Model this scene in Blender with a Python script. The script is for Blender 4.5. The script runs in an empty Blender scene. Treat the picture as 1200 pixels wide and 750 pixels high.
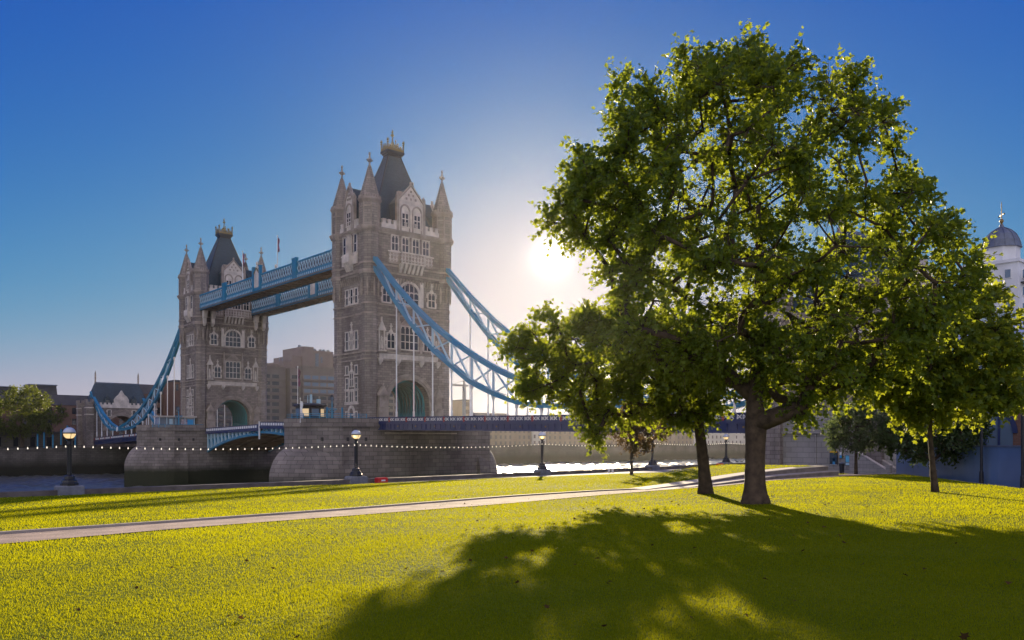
import bpy, bmesh, math, random
import numpy as np
from mathutils import Vector, Matrix

rad = math.radians
scene = bpy.context.scene
COL = scene.collection

# ------------------------------------------------------------------ camera
PHI = 0.7110                      # heading, clockwise from +Y (world X runs along the river, Y across it)
EYE = 1.65
cam = bpy.data.objects.new("camera", bpy.data.cameras.new("camera"))
COL.objects.link(cam)
cam.location = (0, 0, EYE)
cam.rotation_euler = (rad(90), 0, -PHI)
cam.data.sensor_width = 36
cam.data.lens = 993.4 / 1200 * 36
cam.data.shift_y = 140.26 / 1200
cam.data.clip_start = 0.1
cam.data.clip_end = 6000
scene.camera = cam

# ------------------------------------------------------------------ light
SUN_AZ, SUN_EL = rad(43.45), rad(12.1)
SUN_DIR = Vector((math.sin(SUN_AZ) * math.cos(SUN_EL), math.cos(SUN_AZ) * math.cos(SUN_EL), math.sin(SUN_EL)))
world = bpy.data.worlds.new("World")
scene.world = world
world.use_nodes = True


def build_world():
    nt = world.node_tree
    N, L = nt.nodes, nt.links
    bg = N["Background"]
    bg.inputs["Strength"].default_value = 0.10
    sky = N.new("ShaderNodeTexSky")
    sky.sky_type = 'NISHITA'
    sky.sun_disc = False
    sky.sun_elevation = SUN_EL
    sky.sun_rotation = SUN_AZ
    sky.altitude = 0
    sky.air_density = 1.0
    sky.dust_density = 0.15
    sky.ozone_density = 3.0
    # grade of the clear air: deep blue overhead, pale near the horizon, peach round the low sun
    sep = N.new("ShaderNodeSeparateColor"); com = N.new("ShaderNodeCombineColor")
    L.new(sky.outputs[0], sep.inputs[0])

    def mth(op, a, b):
        m = N.new("ShaderNodeMath"); m.operation = op
        for i, v in enumerate((a, b)):
            if isinstance(v, (int, float)): m.inputs[i].default_value = v
            else: L.new(v, m.inputs[i])
        return m.outputs[0]
    for ch, pre, g, k, cap, p in ((0, .103, 2.15, 1.35, .43, 3.5), (1, .119, 1.42, .68, .43, 3.5), (2, .152, .30, .60, .53, 8)):
        c = mth('MULTIPLY', sep.outputs[ch], pre)
        c = mth('MULTIPLY', mth('POWER', c, g), k)
        d = mth('POWER', mth('ADD', mth('POWER', mth('DIVIDE', c, cap), p), 1.0), 1.0 / p)
        L.new(mth('DIVIDE', mth('DIVIDE', c, d), SKY_UNIT), com.inputs[ch])
    # aureole and disc of the low sun, as part of the sky
    tc = N.new("ShaderNodeTexCoord")
    dot = N.new("ShaderNodeVectorMath"); dot.operation = 'DOT_PRODUCT'
    nrm = N.new("ShaderNodeVectorMath"); nrm.operation = 'NORMALIZE'
    L.new(tc.outputs["Generated"], nrm.inputs[0])
    L.new(nrm.outputs[0], dot.inputs[0])
    dot.inputs[1].default_value = SUN_DIR
    ac = N.new("ShaderNodeMath"); ac.operation = 'ARCCOSINE'
    cl = N.new("ShaderNodeClamp"); cl.inputs[1].default_value = -1; cl.inputs[2].default_value = 0.9999999
    L.new(dot.outputs["Value"], cl.inputs[0]); L.new(cl.outputs[0], ac.inputs[0])
    total = com.outputs[0]
    for width, amp, colr in SKY_GLOW:
        m = N.new("ShaderNodeMath"); m.operation = 'DIVIDE'; m.inputs[1].default_value = -rad(width)
        L.new(ac.outputs[0], m.inputs[0])
        e = N.new("ShaderNodeMath"); e.operation = 'EXPONENT'
        L.new(m.outputs[0], e.inputs[0])
        mul = N.new("ShaderNodeVectorMath"); mul.operation = 'SCALE'
        mul.inputs[0].default_value = [c * amp for c in colr]
        L.new(e.outputs[0], mul.inputs["Scale"])
        ad = N.new("ShaderNodeVectorMath"); ad.operation = 'ADD'
        L.new(total, ad.inputs[0]); L.new(mul.outputs[0], ad.inputs[1])
        total = ad.outputs[0]
    # added fill glow opposite the sun, to brighten the shaded sides facing the camera
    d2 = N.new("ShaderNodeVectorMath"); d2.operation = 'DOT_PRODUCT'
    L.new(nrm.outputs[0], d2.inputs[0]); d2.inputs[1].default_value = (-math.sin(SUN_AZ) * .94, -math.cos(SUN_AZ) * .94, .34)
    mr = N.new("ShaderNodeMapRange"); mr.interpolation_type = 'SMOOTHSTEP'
    mr.inputs[1].default_value = .05; mr.inputs[2].default_value = .8; mr.inputs[3].default_value = 0; mr.inputs[4].default_value = SKY_FILL
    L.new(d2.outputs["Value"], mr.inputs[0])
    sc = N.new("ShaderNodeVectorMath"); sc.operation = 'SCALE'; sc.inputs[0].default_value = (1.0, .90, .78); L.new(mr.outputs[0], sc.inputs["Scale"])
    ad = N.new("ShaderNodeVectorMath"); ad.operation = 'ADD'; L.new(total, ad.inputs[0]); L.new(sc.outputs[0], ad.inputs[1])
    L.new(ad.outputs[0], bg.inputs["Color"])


EXPOSURE = 1.25
SKY_UNIT = .1 * 2 ** EXPOSURE
SKY_FILL = 3.9  # strength of the fill glow added to the sky behind the camera
SKY_GLOW = [(0.36, 40.0, (1.0, .93, .8)), (3.5, .85, (1.0, .85, .66))]
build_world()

sun = bpy.data.objects.new("sun_lamp", bpy.data.lights.new("sun_lamp", 'SUN'))
COL.objects.link(sun)
sun.data.energy = 4.1
sun.data.angle = rad(0.53)
sun.data.color = (1.0, 0.82, 0.55)
sun.rotation_euler = SUN_DIR.to_track_quat('Z', 'Y').to_euler()
sun.location = (60, 60, 80)

scene.view_settings.view_transform = 'Standard'
scene.view_settings.look = 'None'
scene.view_settings.gamma = 1
scene.view_settings.use_curve_mapping = False
scene.view_settings.exposure = EXPOSURE
scene.render.engine = 'CYCLES'
scene.cycles.use_denoising = True
scene.cycles.max_bounces = 8
scene.cycles.transparent_max_bounces = 8
scene.cycles.transmission_bounces = 6
scene.cycles.volume_bounces = 0
scene.cycles.sample_clamp_indirect = 6
scene.cycles.caustics_reflective = False
scene.cycles.caustics_refractive = False


# ------------------------------------------------------------------ helpers
def tag(o, label=None, cat=None, group=None, kind=None):
    if label: o["label"] = label
    if cat: o["category"] = cat
    if group: o["group"] = group
    if kind: o["kind"] = kind
    return o


def empty(name, loc=(0, 0, 0), rz=0.0):
    o = bpy.data.objects.new(name, None)
    o.location = loc
    o.rotation_euler = (0, 0, rz)
    o.empty_display_size = 0.3
    COL.objects.link(o)
    return o


def copy_tree(o, parent=None):
    c = o.copy()
    COL.objects.link(c)
    c.parent = parent
    for ch in list(o.children):
        copy_tree(ch, c)
    return c


class MB:
    """collects faces, then links them as ONE mesh object"""
    def __init__(self, f=None):
        self.v, self.f, self.map = [], [], f

    def add(self, vs, fs):
        b = len(self.v)
        self.v += [tuple(p) for p in vs]
        self.f += [tuple(b + i for i in q) for q in fs]
        return self

    def box(self, x0, x1, y0, y1, z0, z1):
        return self.add([(x0, y0, z0), (x1, y0, z0), (x1, y1, z0), (x0, y1, z0),
                         (x0, y0, z1), (x1, y0, z1), (x1, y1, z1), (x0, y1, z1)],
                        [(3, 2, 1, 0), (4, 5, 6, 7), (0, 1, 5, 4), (1, 2, 6, 5), (2, 3, 7, 6), (3, 0, 4, 7)])

    def loft(self, rings, cap=True):
        n = len(rings[0])
        vs = [p for r in rings for p in r]
        fs = []
        for k in range(len(rings) - 1):
            for i in range(n):
                j = (i + 1) % n
                fs.append((k * n + i, k * n + j, (k + 1) * n + j, (k + 1) * n + i))
        if cap:
            fs.append(tuple(range(n - 1, -1, -1)))
            fs.append(tuple(range((len(rings) - 1) * n, len(rings) * n)))
        return self.add(vs, fs)

    def prism(self, poly, z0, z1):
        return self.loft([[(x, y, z0) for x, y in poly], [(x, y, z1) for x, y in poly]])

    def lathe(self, prof, n=12, cx=0, cy=0, rot=0.0):
        rings = []
        for r, z in prof:
            r = max(r, 1e-4)
            rings.append([(cx + r * math.cos(rot + 2 * math.pi * i / n), cy + r * math.sin(rot + 2 * math.pi * i / n), z) for i in range(n)])
        return self.loft(rings)

    def bar(self, p, q, w, h=None):
        h = h or w
        p, q = Vector(p), Vector(q)
        d = (q - p)
        if d.length < 1e-6: return self
        d.normalize()
        up = Vector((0, 0, 1)) if abs(d.z) < 0.99 else Vector((0, 1, 0))
        s = d.cross(up).normalized() * (w / 2)
        t = s.cross(d).normalized() * (h / 2)
        r = [[p - s - t, p + s - t, p + s + t, p - s + t], [q - s - t, q + s - t, q + s + t, q - s + t]]
        return self.loft(r)

    def tube(self, pts, radii, n=8):
        pts = [Vector(p) for p in pts]
        if not hasattr(radii, '__len__'): radii = [radii] * len(pts)
        rings = []
        ref = None
        for i, p in enumerate(pts):
            d = (pts[min(i + 1, len(pts) - 1)] - pts[max(i - 1, 0)])
            if d.length < 1e-9: d = Vector((0, 0, 1))
            d.normalize()
            if ref is None:
                ref = Vector((1, 0, 0)) if abs(d.x) < 0.8 else Vector((0, 1, 0))
            s = (ref - d * ref.dot(d)).normalized()
            ref = s
            t = d.cross(s)
            rings.append([p + (s * math.cos(2 * math.pi * k / n) + t * math.sin(2 * math.pi * k / n)) * radii[i] for k in range(n)])
        return self.loft(rings)

    def arch_pts(self, cx, r, zs, n=14, e=1.0):
        return [(cx - r * math.cos(math.pi * i / n), zs + e * r * math.sin(math.pi * i / n)) for i in range(n + 1)]

    def arch_wall(self, x0, x1, z0, z1, cx, r, zs, y0, y1, e=1.0):
        """wall in the XZ plane from y0 to y1 with an arched opening"""
        self.box(x0, cx - r, y0, y1, z0, z1)
        self.box(cx + r, x1, y0, y1, z0, z1)
        ap = self.arch_pts(cx, r, zs, 18, e)
        for (xa, za), (xb, zb) in zip(ap[:-1], ap[1:]):
            self.add([(xa, y0, za), (xb, y0, zb), (xb, y0, z1), (xa, y0, z1), (xa, y1, za), (xb, y1, zb), (xb, y1, z1), (xa, y1, z1)],
                     [(0, 1, 2, 3), (7, 6, 5, 4), (0, 4, 5, 1), (3, 2, 6, 7)])
        return self

    def arch_ring(self, cx, r0, r1, zs, y0, y1, e=1.0, n=18):
        a, b = self.arch_pts(cx, r0, zs, n, e), self.arch_pts(cx, r1, zs, n, e)
        for i in range(n):
            vs = [(p[0], y, p[1]) for y in (y0, y1) for p in (a[i], a[i + 1], b[i + 1], b[i])]
            self.add(vs, [(0, 1, 2, 3), (7, 6, 5, 4), (0, 4, 5, 1), (3, 2, 6, 7), (0, 3, 7, 4), (1, 5, 6, 2)])
        return self

    def build(self, name, m, parent=None, smooth=False, loc=None):
        me = bpy.data.meshes.new(name)
        vs = self.v if self.map is None else [self.map(*p) for p in self.v]
        me.from_pydata([tuple(p) for p in vs], [], self.f)
        if smooth: me.polygons.foreach_set("use_smooth", [True] * len(me.polygons))
        if m: me.materials.append(m)
        me.update()
        o = bpy.data.objects.new(name, me)
        COL.objects.link(o)
        if parent: o.parent = parent
        if loc: o.location = loc
        return o


# ------------------------------------------------------------------ materials
MATS = {}


def mat(name, col, rough=0.7, metal=0.0, spec=0.3, var=0.0, vscale=3.0, bump=0.0, bscale=20.0, emit=None, estr=0.0):
    if name in MATS: return MATS[name]
    m = bpy.data.materials.new(name); m.use_nodes = True
    N, L = m.node_tree.nodes, m.node_tree.links
    b = N["Principled BSDF"]
    b.inputs["Base Color"].default_value = (*col, 1)
    b.inputs["Roughness"].default_value = rough
    b.inputs["Metallic"].default_value = metal
    b.inputs["Specular IOR Level"].default_value = spec
    if emit:
        b.inputs["Emission Color"].default_value = (*emit, 1)
        b.inputs["Emission Strength"].default_value = estr
    if var or bump:
        tc = N.new("ShaderNodeTexCoord")
    if var:
        n = N.new("ShaderNodeTexNoise"); n.inputs["Scale"].default_value = vscale; n.inputs["Detail"].default_value = 6
        L.new(tc.outputs["Object"], n.inputs["Vector"])
        r = N.new("ShaderNodeMapRange"); r.inputs[1].default_value = .3; r.inputs[2].default_value = .7
        r.inputs[3].default_value = 1 - var; r.inputs[4].default_value = 1 + var
        L.new(n.outputs[0], r.inputs[0])
        mx = N.new("ShaderNodeVectorMath"); mx.operation = 'SCALE'
        mx.inputs[0].default_value = col
        L.new(r.outputs[0], mx.inputs["Scale"]); L.new(mx.outputs[0], b.inputs["Base Color"])
    if bump:
        n2 = N.new("ShaderNodeTexNoise"); n2.inputs["Scale"].default_value = bscale; n2.inputs["Detail"].default_value = 5
        L.new(tc.outputs["Object"], n2.inputs["Vector"])
        bp = N.new("ShaderNodeBump"); bp.inputs["Strength"].default_value = bump; bp.inputs["Distance"].default_value = .05
        L.new(n2.outputs[0], bp.inputs["Height"]); L.new(bp.outputs[0], b.inputs["Normal"])
    MATS[name] = m
    return m


def stone(name, c1, c2, mortar, bw=.9, rh=.36, msize=.02, stain=.35, algae=None, rough=.85, sscale=.12, bump=.5):
    """coursed masonry: brick pattern laid by the face's direction, plus weathering blotches"""
    m = bpy.data.materials.new(name); m.use_nodes = True
    N, L = m.node_tree.nodes, m.node_tree.links
    b = N["Principled BSDF"]; b.inputs["Roughness"].default_value = rough; b.inputs["Specular IOR Level"].default_value = .25
    tc = N.new("ShaderNodeTexCoord"); ge = N.new("ShaderNodeNewGeometry")
    sp = N.new("ShaderNodeSeparateXYZ"); L.new(tc.outputs["Object"], sp.inputs[0])
    sn = N.new("ShaderNodeSeparateXYZ"); L.new(ge.outputs["True Normal"], sn.inputs[0])
    ab = N.new("ShaderNodeMath"); ab.operation = 'ABSOLUTE'; L.new(sn.outputs[0], ab.inputs[0])
    gt = N.new("ShaderNodeMath"); gt.operation = 'GREATER_THAN'; gt.inputs[1].default_value = .71; L.new(ab.outputs[0], gt.inputs[0])
    mx = N.new("ShaderNodeMix"); mx.data_type = 'FLOAT'
    L.new(gt.outputs[0], mx.inputs[0]); L.new(sp.outputs[0], mx.inputs[2]); L.new(sp.outputs[1], mx.inputs[3])
    cb = N.new("ShaderNodeCombineXYZ"); L.new(mx.outputs[0], cb.inputs[0]); L.new(sp.outputs[2], cb.inputs[1])
    br = N.new("ShaderNodeTexBrick")
    br.inputs["Scale"].default_value = 1; br.inputs["Brick Width"].default_value = bw; br.inputs["Row Height"].default_value = rh
    br.inputs["Mortar Size"].default_value = msize; br.inputs["Mortar Smooth"].default_value = .2; br.inputs["Bias"].default_value = 0
    br.inputs["Color1"].default_value = (*c1, 1); br.inputs["Color2"].default_value = (*c2, 1); br.inputs["Mortar"].default_value = (*mortar, 1)
    L.new(cb.outputs[0], br.inputs["Vector"])
    no = N.new("ShaderNodeTexNoise"); no.inputs["Scale"].default_value = sscale; no.inputs["Detail"].default_value = 8; no.inputs["Roughness"].default_value = .65
    mp = N.new("ShaderNodeMapping"); mp.inputs["Scale"].default_value = (1, 1, .35)
    L.new(tc.outputs["Object"], mp.inputs[0]); L.new(mp.outputs[0], no.inputs["Vector"])
    r = N.new("ShaderNodeMapRange"); r.inputs[1].default_value = .35; r.inputs[2].default_value = .65
    r.inputs[3].default_value = 1 - stain; r.inputs[4].default_value = 1 + stain * .5; L.new(no.outputs[0], r.inputs[0])
    sc = N.new("ShaderNodeVectorMath"); sc.operation = 'SCALE'; L.new(br.outputs[0], sc.inputs[0]); L.new(r.outputs[0], sc.inputs["Scale"])
    out = sc.outputs[0]
    if algae:
        z0, z1, colr = algae
        n2 = N.new("ShaderNodeTexNoise"); n2.inputs["Scale"].default_value = .5; n2.inputs["Detail"].default_value = 5
        L.new(tc.outputs["Object"], n2.inputs["Vector"])
        ma = N.new("ShaderNodeMath"); ma.operation = 'MULTIPLY_ADD'; ma.inputs[1].default_value = -1.2; L.new(n2.outputs[0], ma.inputs[0]); L.new(sp.outputs[2], ma.inputs[2])
        rr = N.new("ShaderNodeMapRange"); rr.inputs[1].default_value = z0; rr.inputs[2].default_value = z1
        rr.inputs[3].default_value = 1; rr.inputs[4].default_value = 0; L.new(ma.outputs[0], rr.inputs[0])
        mm = N.new("ShaderNodeMix"); mm.data_type = 'RGBA'; L.new(rr.outputs[0], mm.inputs[0]); L.new(out, mm.inputs[6]); mm.inputs[7].default_value = (*colr, 1)
        out = mm.outputs[2]
    L.new(out, b.inputs["Base Color"])
    bp = N.new("ShaderNodeBump"); bp.inputs["Strength"].default_value = bump; bp.inputs["Distance"].default_value = .04
    n3 = N.new("ShaderNodeTexNoise"); n3.inputs["Scale"].default_value = 4; n3.inputs["Detail"].default_value = 4; L.new(tc.outputs["Object"], n3.inputs["Vector"])
    mb = N.new("ShaderNodeMath"); mb.operation = 'MULTIPLY_ADD'; mb.inputs[1].default_value = -1; L.new(br.outputs["Fac"], mb.inputs[0]); L.new(n3.outputs[0], mb.inputs[2])
    L.new(mb.outputs[0], bp.inputs["Height"]); L.new(bp.outputs[0], b.inputs["Normal"])
    MATS[name] = m
    return m


M_TOWER = stone("tower_granite", (.29, .245, .21), (.185, .155, .13), (.12, .10, .088), 1.1, .5, .03, .5)
M_TURRET = stone("turret_granite", (.32, .275, .24), (.225, .192, .165), (.13, .11, .10), 1.1, .5, .03, .45)
M_DRESS = mat("portland_stone", (.55, .49, .42), .8, var=.28, vscale=.7, bump=.3, bscale=3)
M_DRESS_DARK = mat("weathered_stone", (.29, .245, .205), .85, var=.35, vscale=.6, bump=.3, bscale=3)
M_PIER = stone("pier_granite", (.25, .216, .19), (.165, .145, .128), (.07, .062, .055), 1.9, .82, .035, .45,
               algae=(-12.8, -10.8, (.022, .026, .012)), sscale=.09)
M_WALL = stone("abutment_granite", (.33, .31, .28), (.26, .245, .22), (.16, .15, .135), 1.5, .6, .025, .3)
M_BRICK = stone("brown_brick", (.17, .085, .06), (.13, .065, .048), (.15, .12, .1), .3, .1, .012, .25)
M_PALEBRICK = stone("yellow_brick", (.34, .26, .17), (.28, .21, .14), (.26, .22, .17), .4, .14, .012, .25)
M_CONC = stone("hotel_concrete", (.165, .142, .135), (.155, .133, .126), (.12, .105, .10), 3.2, 3.0, .03, .2)
M_SLATE = stone("roof_slate", (.045, .075, .095), (.035, .06, .078), (.02, .032, .04), .6, .3, .02, .35, rough=.55)
M_DARKROOF = mat("dark_roof", (.055, .055, .06), .7, var=.2, vscale=.4)
M_LEAD = mat("grey_lead", (.10, .125, .17), .5, spec=.5, var=.25, vscale=1.5)
M_BLUE = mat("bridge_blue", (.018, .185, .31), .45, spec=.5, var=.12, vscale=.5)
M_PALEBLUE = mat("bridge_pale_blue", (.36, .52, .60), .5, spec=.4, var=.1, vscale=.5)
M_NAVY = mat("bridge_navy", (.018, .032, .10), .45, spec=.5, var=.12, vscale=.5)
M_TEAL = mat("bridge_teal", (.05, .22, .24), .5, spec=.4, var=.12, vscale=.5)
M_WHITE = mat("bridge_white", (.72, .72, .70), .5, spec=.4, var=.08, vscale=.8)
M_RED = mat("bridge_red", (.28, .04, .035), .5)
M_SOFFIT = mat("walkway_soffit", (.26, .19, .125), .8, var=.25, vscale=.4)
M_IRON = mat("black_iron", (.012, .013, .016), .42, spec=.5, var=.2, vscale=4)
M_GOLD = mat("gilded_metal", (.22, .15, .05), .45, metal=.5)
M_GLASS = mat("dark_glass", (.018, .022, .03), .08, spec=.6)
M_GLASS_B = mat("sky_glass", (.10, .15, .21), .12, spec=.8)
M_LIT = mat("lit_window", (.5, .4, .25), .4, emit=(1, .72, .38), estr=.22)
M_ASPHALT = mat("asphalt", (.05, .05, .052), .9, var=.2, vscale=1)

# ------------------------------------------------------------------ ground
def smooth(a, b, x):
    t = np.clip((x - a) / (b - a), 0, 1)
    return t * t * (3 - 2 * t)


LAWN_EDGE_Y = [-60, -10, 12.6, 19, 25.8, 29.5, 37.5, 39, 49.6]
LAWN_EDGE_X = [46, 40, 38.2, 47.3, 57, 57.2, 57.6, 60, 85]


def lawn_right(y):
    return np.interp(y, LAWN_EDGE_Y, LAWN_EDGE_X)


def zg(x, y):
    """height of the park ground: it falls gently to the river"""
    x, y = np.asarray(x, float), np.asarray(y, float)
    z = -.026 * np.clip(y, -30, 52)
    z = z + .03 * np.sin(x * .31 + 1.3) * np.sin(y * .27) * smooth(6, 14, np.hypot(x, y)) * .6
    return z


def zpave(x, y):
    d = np.asarray(x, float) - lawn_right(y)
    return zg(x, y) - .05 - .70 * smooth(0.3, 7, d)


WALL_LINE = [(-260, 47), (-30, 50.2), (12, 51), (30, 51.4), (49.3, 53.2), (66.5, 55.2), (82, 57.2), (88.4, 57.9)]


def wall_y(x):
    return np.interp(x, [p[0] for p in WALL_LINE], [p[1] for p in WALL_LINE])


def grid_sheet(name, xs_of_y, ys, zf, m, nx=80):
    vs, fs = [], []
    for y in ys:
        x0, x1 = xs_of_y(y)
        for i in range(nx + 1):
            x = x0 + (x1 - x0) * i / nx
            vs.append((x, y, float(zf(x, y))))
    for j in range(len(ys) - 1):
        for i in range(nx):
            a = j * (nx + 1) + i
            fs.append((a, a + 1, a + nx + 2, a + nx + 1))
    mb = MB(); mb.add(vs, fs)
    return mb.build(name, m, smooth=True)


def lawn_material():
    m = bpy.data.materials.new("lawn_turf"); m.use_nodes = True
    N, L = m.node_tree.nodes, m.node_tree.links
    b = N["Principled BSDF"]; b.inputs["Roughness"].default_value = .9; b.inputs["Specular IOR Level"].default_value = .02
    tc = N.new("ShaderNodeTexCoord")
    n1 = N.new("ShaderNodeTexNoise"); n1.inputs["Scale"].default_value = .35; n1.inputs["Detail"].default_value = 8; n1.inputs["Roughness"].default_value = .7
    L.new(tc.outputs["Object"], n1.inputs["Vector"])
    cr = N.new("ShaderNodeValToRGB")
    cr.color_ramp.elements[0].position = .3; cr.color_ramp.elements[0].color = (.08, .11, .004, 1)
    cr.color_ramp.elements[1].position = .7; cr.color_ramp.elements[1].color = (.14, .16, .005, 1)
    L.new(n1.outputs[0], cr.inputs[0]); L.new(cr.outputs[0], b.inputs["Base Color"])
    n2 = N.new("ShaderNodeTexNoise"); n2.inputs["Scale"].default_value = 9; n2.inputs["Detail"].default_value = 6
    L.new(tc.outputs["Object"], n2.inputs["Vector"])
    bp = N.new("ShaderNodeBump"); bp.inputs["Strength"].default_value = .8; bp.inputs["Distance"].default_value = .08
    L.new(n2.outputs[0], bp.inputs["Height"]); L.new(bp.outputs[0], b.inputs["Normal"])
    return m


M_LAWN = lawn_material()
M_PATH = mat("bound_gravel", (.34, .255, .20), .9, var=.38, vscale=1.1, bump=.3, bscale=60)
M_PAVE = mat("granite_paving", (.22, .21, .20), .85, var=.2, vscale=.8)
M_KERB = mat("kerb_granite", (.20, .17, .145), .8, var=.25, vscale=2, bump=.2, bscale=12)
M_KERBTOP = mat("kerb_coping", (.36, .31, .26), .8, var=.2, vscale=2)
M_RWALL = mat("river_wall_granite", (.11, .095, .085), .8, var=.3, vscale=1.5, bump=.2, bscale=8)
M_PLINTH = mat("plinth_granite", (.15, .16, .18), .8, var=.25, vscale=3, bump=.2, bscale=15)
M_BANK = mat("bank_ground", (.13, .125, .11), .9, var=.2, vscale=.1)

ys = list(np.arange(-150, -30, 12)) + list(np.arange(-30, 50, 1.0)) + [50.0]
grid_sheet("ground", lambda y: (-260, 420), [*ys, 50.1], lambda x, y: zpave(x, y), M_PAVE, 340)
tag(bpy.data.objects["ground"], kind="structure")
# quayside strip between the lawn and the river wall
mb = MB()
xs = np.linspace(-260, 88.4, 90)
for xa, xb in zip(xs[:-1], xs[1:]):
    mb.add([(xa, 49.4, float(zg(xa, 49.4)) - .02), (xb, 49.4, float(zg(xb, 49.4)) - .02), (xb, float(wall_y(xb)), -1.40), (xa, float(wall_y(xa)), -1.40)], [(0, 1, 2, 3)])
mb.add([(88.4, 49.4, -2), (420, 49.4, -2), (420, 57.9, -2), (88.4, 57.9, -2)], [(0, 1, 2, 3)])
tag(mb.build("riverside_walk", M_PAVE), kind="structure")
lys = list(np.arange(-40, 49.61, .8))
tag(grid_sheet("lawn", lambda y: (-90, float(lawn_right(y))), lys, zg, M_LAWN, 150), kind="structure")

PATH_N = [(-90, 22.6), (-20, 22.8), (3.9, 23.03), (8, 23.4), (13.6, 24.18), (22.2, 25.78), (27.9, 26.4), (32.5, 25.9), (36, 26.1), (44.8, 28.4), (54.2, 29.3), (57, 29.6)]
PATH_S = [(-90, 19.6), (-20, 19.9), (3.4, 20.3), (7.2, 21.07), (12.1, 21.5), (19.4, 22.5), (25, 23.7), (31, 24.7), (35, 24.9), (44, 27.2), (52.5, 27.7), (56.5, 27.3)]


def path_y(x):
    return (np.interp(x, [p[0] for p in PATH_S], [p[1] for p in PATH_S]), np.interp(x, [p[0] for p in PATH_N], [p[1] for p in PATH_N]))


mb = MB()
xs = list(np.arange(-90, 57.01, .75))
nn = 6
vs = []
for x in xs:
    a, b = path_y(x)
    for k in range(nn + 1):
        y = a + (b - a) * k / nn
        vs.append((x, float(y), float(zg(x, y)) + .02))
fs = []
for i in range(len(xs) - 1):
    for k in range(nn):
        q = i * (nn + 1) + k
        fs.append((q, q + nn + 1, q + nn + 2, q + 1))
mb.add(vs, fs)
tag(mb.build("path", M_PATH, smooth=True), kind="structure")
# thin stone edging along the river side of the path
ed = MB()
for i in range(len(xs) - 1):
    if xs[i] > 31: break
    a, b = path_y(xs[i])[1], path_y(xs[i + 1])[1]
    ed.add([(xs[i], a, zg(xs[i], a) - .05), (xs[i + 1], b, zg(xs[i + 1], b) - .05), (xs[i + 1], b + .14, zg(xs[i + 1], b) - .05), (xs[i], a + .14, zg(xs[i], a) - .05),
            (xs[i], a, zg(xs[i], a) + .075), (xs[i + 1], b, zg(xs[i + 1], b) + .075), (xs[i + 1], b + .14, zg(xs[i + 1], b) + .075), (xs[i], a + .14, zg(xs[i], a) + .075)],
           [(4, 5, 6, 7), (0, 1, 5, 4), (2, 3, 7, 6)])
tag(ed.build("path_kerb", M_KERBTOP), kind="structure")

# raised lawn terrace behind two curved granite tiers
FRONT = [(30, 25.55), (33, 26.05), (37, 26.9), (41, 27.95), (45, 28.9), (49.5, 29.5), (54.0, 29.7)]
BACK = [(30, 25.65), (33, 28.2), (37, 31), (41, 33.5), (45, 35.6), (49.5, 37), (54.0, 37.4)]


def ter_h(x): return .04 + .62 * min(1, max(0, (x - 30) / 22.0))


def base_z(x, y): return float(zg(x, y))


ter = empty("terrace_retaining_wall", (42, 28, base_z(42, 28)))
tag(ter, "low two tiered curved granite retaining wall holding the raised lawn by the path", "retaining wall")
for nm, off, frac, zoff in (("lower_tier", -.75, .5, 0), ("upper_tier", 0, 1.0, 0)):
    t = MB(); cp = MB()
    for i in range(len(FRONT) - 1):
        for (mbx, lo, hi, w0, w1) in ((t, -.3, -.06, off, off + .95), (cp, -.06, 0.0, off - .03, off + .98)):
            vs = []
            for (x, y) in (FRONT[i], FRONT[i + 1]):
                h = base_z(x, y) + ter_h(x) * frac
                lo_z = base_z(x, y) - .3 if mbx is t else h - .06
                hi_z = h - .06 if mbx is t else h
                vs += [(x, y + w0, lo_z), (x, y + w1, lo_z), (x, y + w1, hi_z), (x, y + w0, hi_z)]
            mbx.add([(a - 42, b - 28, c - base_z(42, 28)) for a, b, c in vs], [(0, 1, 2, 3), (4, 7, 6, 5), (0, 3, 7, 4), (3, 2, 6, 7), (1, 5, 6, 2)])
    o = t.build(nm, M_KERB, ter)
    cp.build("coping", M_KERBTOP, o)
# end wall of the terrace, and its turf
e = MB(); x0 = 54.0
e.add([(a - 42, b - 28, c - base_z(42, 28)) for a, b, c in
       [(x0 - .4, 30.6, -1.6), (x0, 30.6, -1.6), (x0, 37.4, -1.6), (x0 - .4, 37.4, -1.6),
        (x0 - .4, 30.6, base_z(x0, 29.7) + .64), (x0, 30.6, base_z(x0, 29.7) + .64), (x0, 37.4, base_z(x0, 29.7) + .55), (x0 - .4, 37.4, base_z(x0, 29.7) + .55)]],
      [(0, 1, 5, 4), (1, 2, 6, 5), (2, 3, 7, 6), (3, 0, 4, 7), (4, 5, 6, 7)])
e.build("end_wall", M_KERB, ter)


def zterrace(x, y):
    f = np.interp(x, [p[0] for p in FRONT], [p[1] for p in FRONT])
    b = np.interp(x, [p[0] for p in BACK], [p[1] for p in BACK])
    h = np.vectorize(ter_h)(x)
    return zg(x, f) + h - .02 * (np.asarray(y) - f) * .5, f, b


tv, tf = [], []
txs = np.linspace(30, 53.7, 40)
for x in txs:
    z, f, b = zterrace(x, 0)
    for k in range(9):
        y = f + .2 + (b - f - .2) * k / 8
        zt = float(zg(x, f)) + ter_h(x) - .01 * (y - f) - .004
        if k == 8: zt = float(zg(x, y)) - .05
        tv.append((x, float(y), zt))
for i in range(len(txs) - 1):
    for k in range(8):
        q = i * 9 + k
        tf.append((q, q + 9, q + 10, q + 1))
mb = MB(); mb.add(tv, tf)
tag(mb.build("terrace_lawn", M_LAWN, smooth=True), kind="structure")

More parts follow.
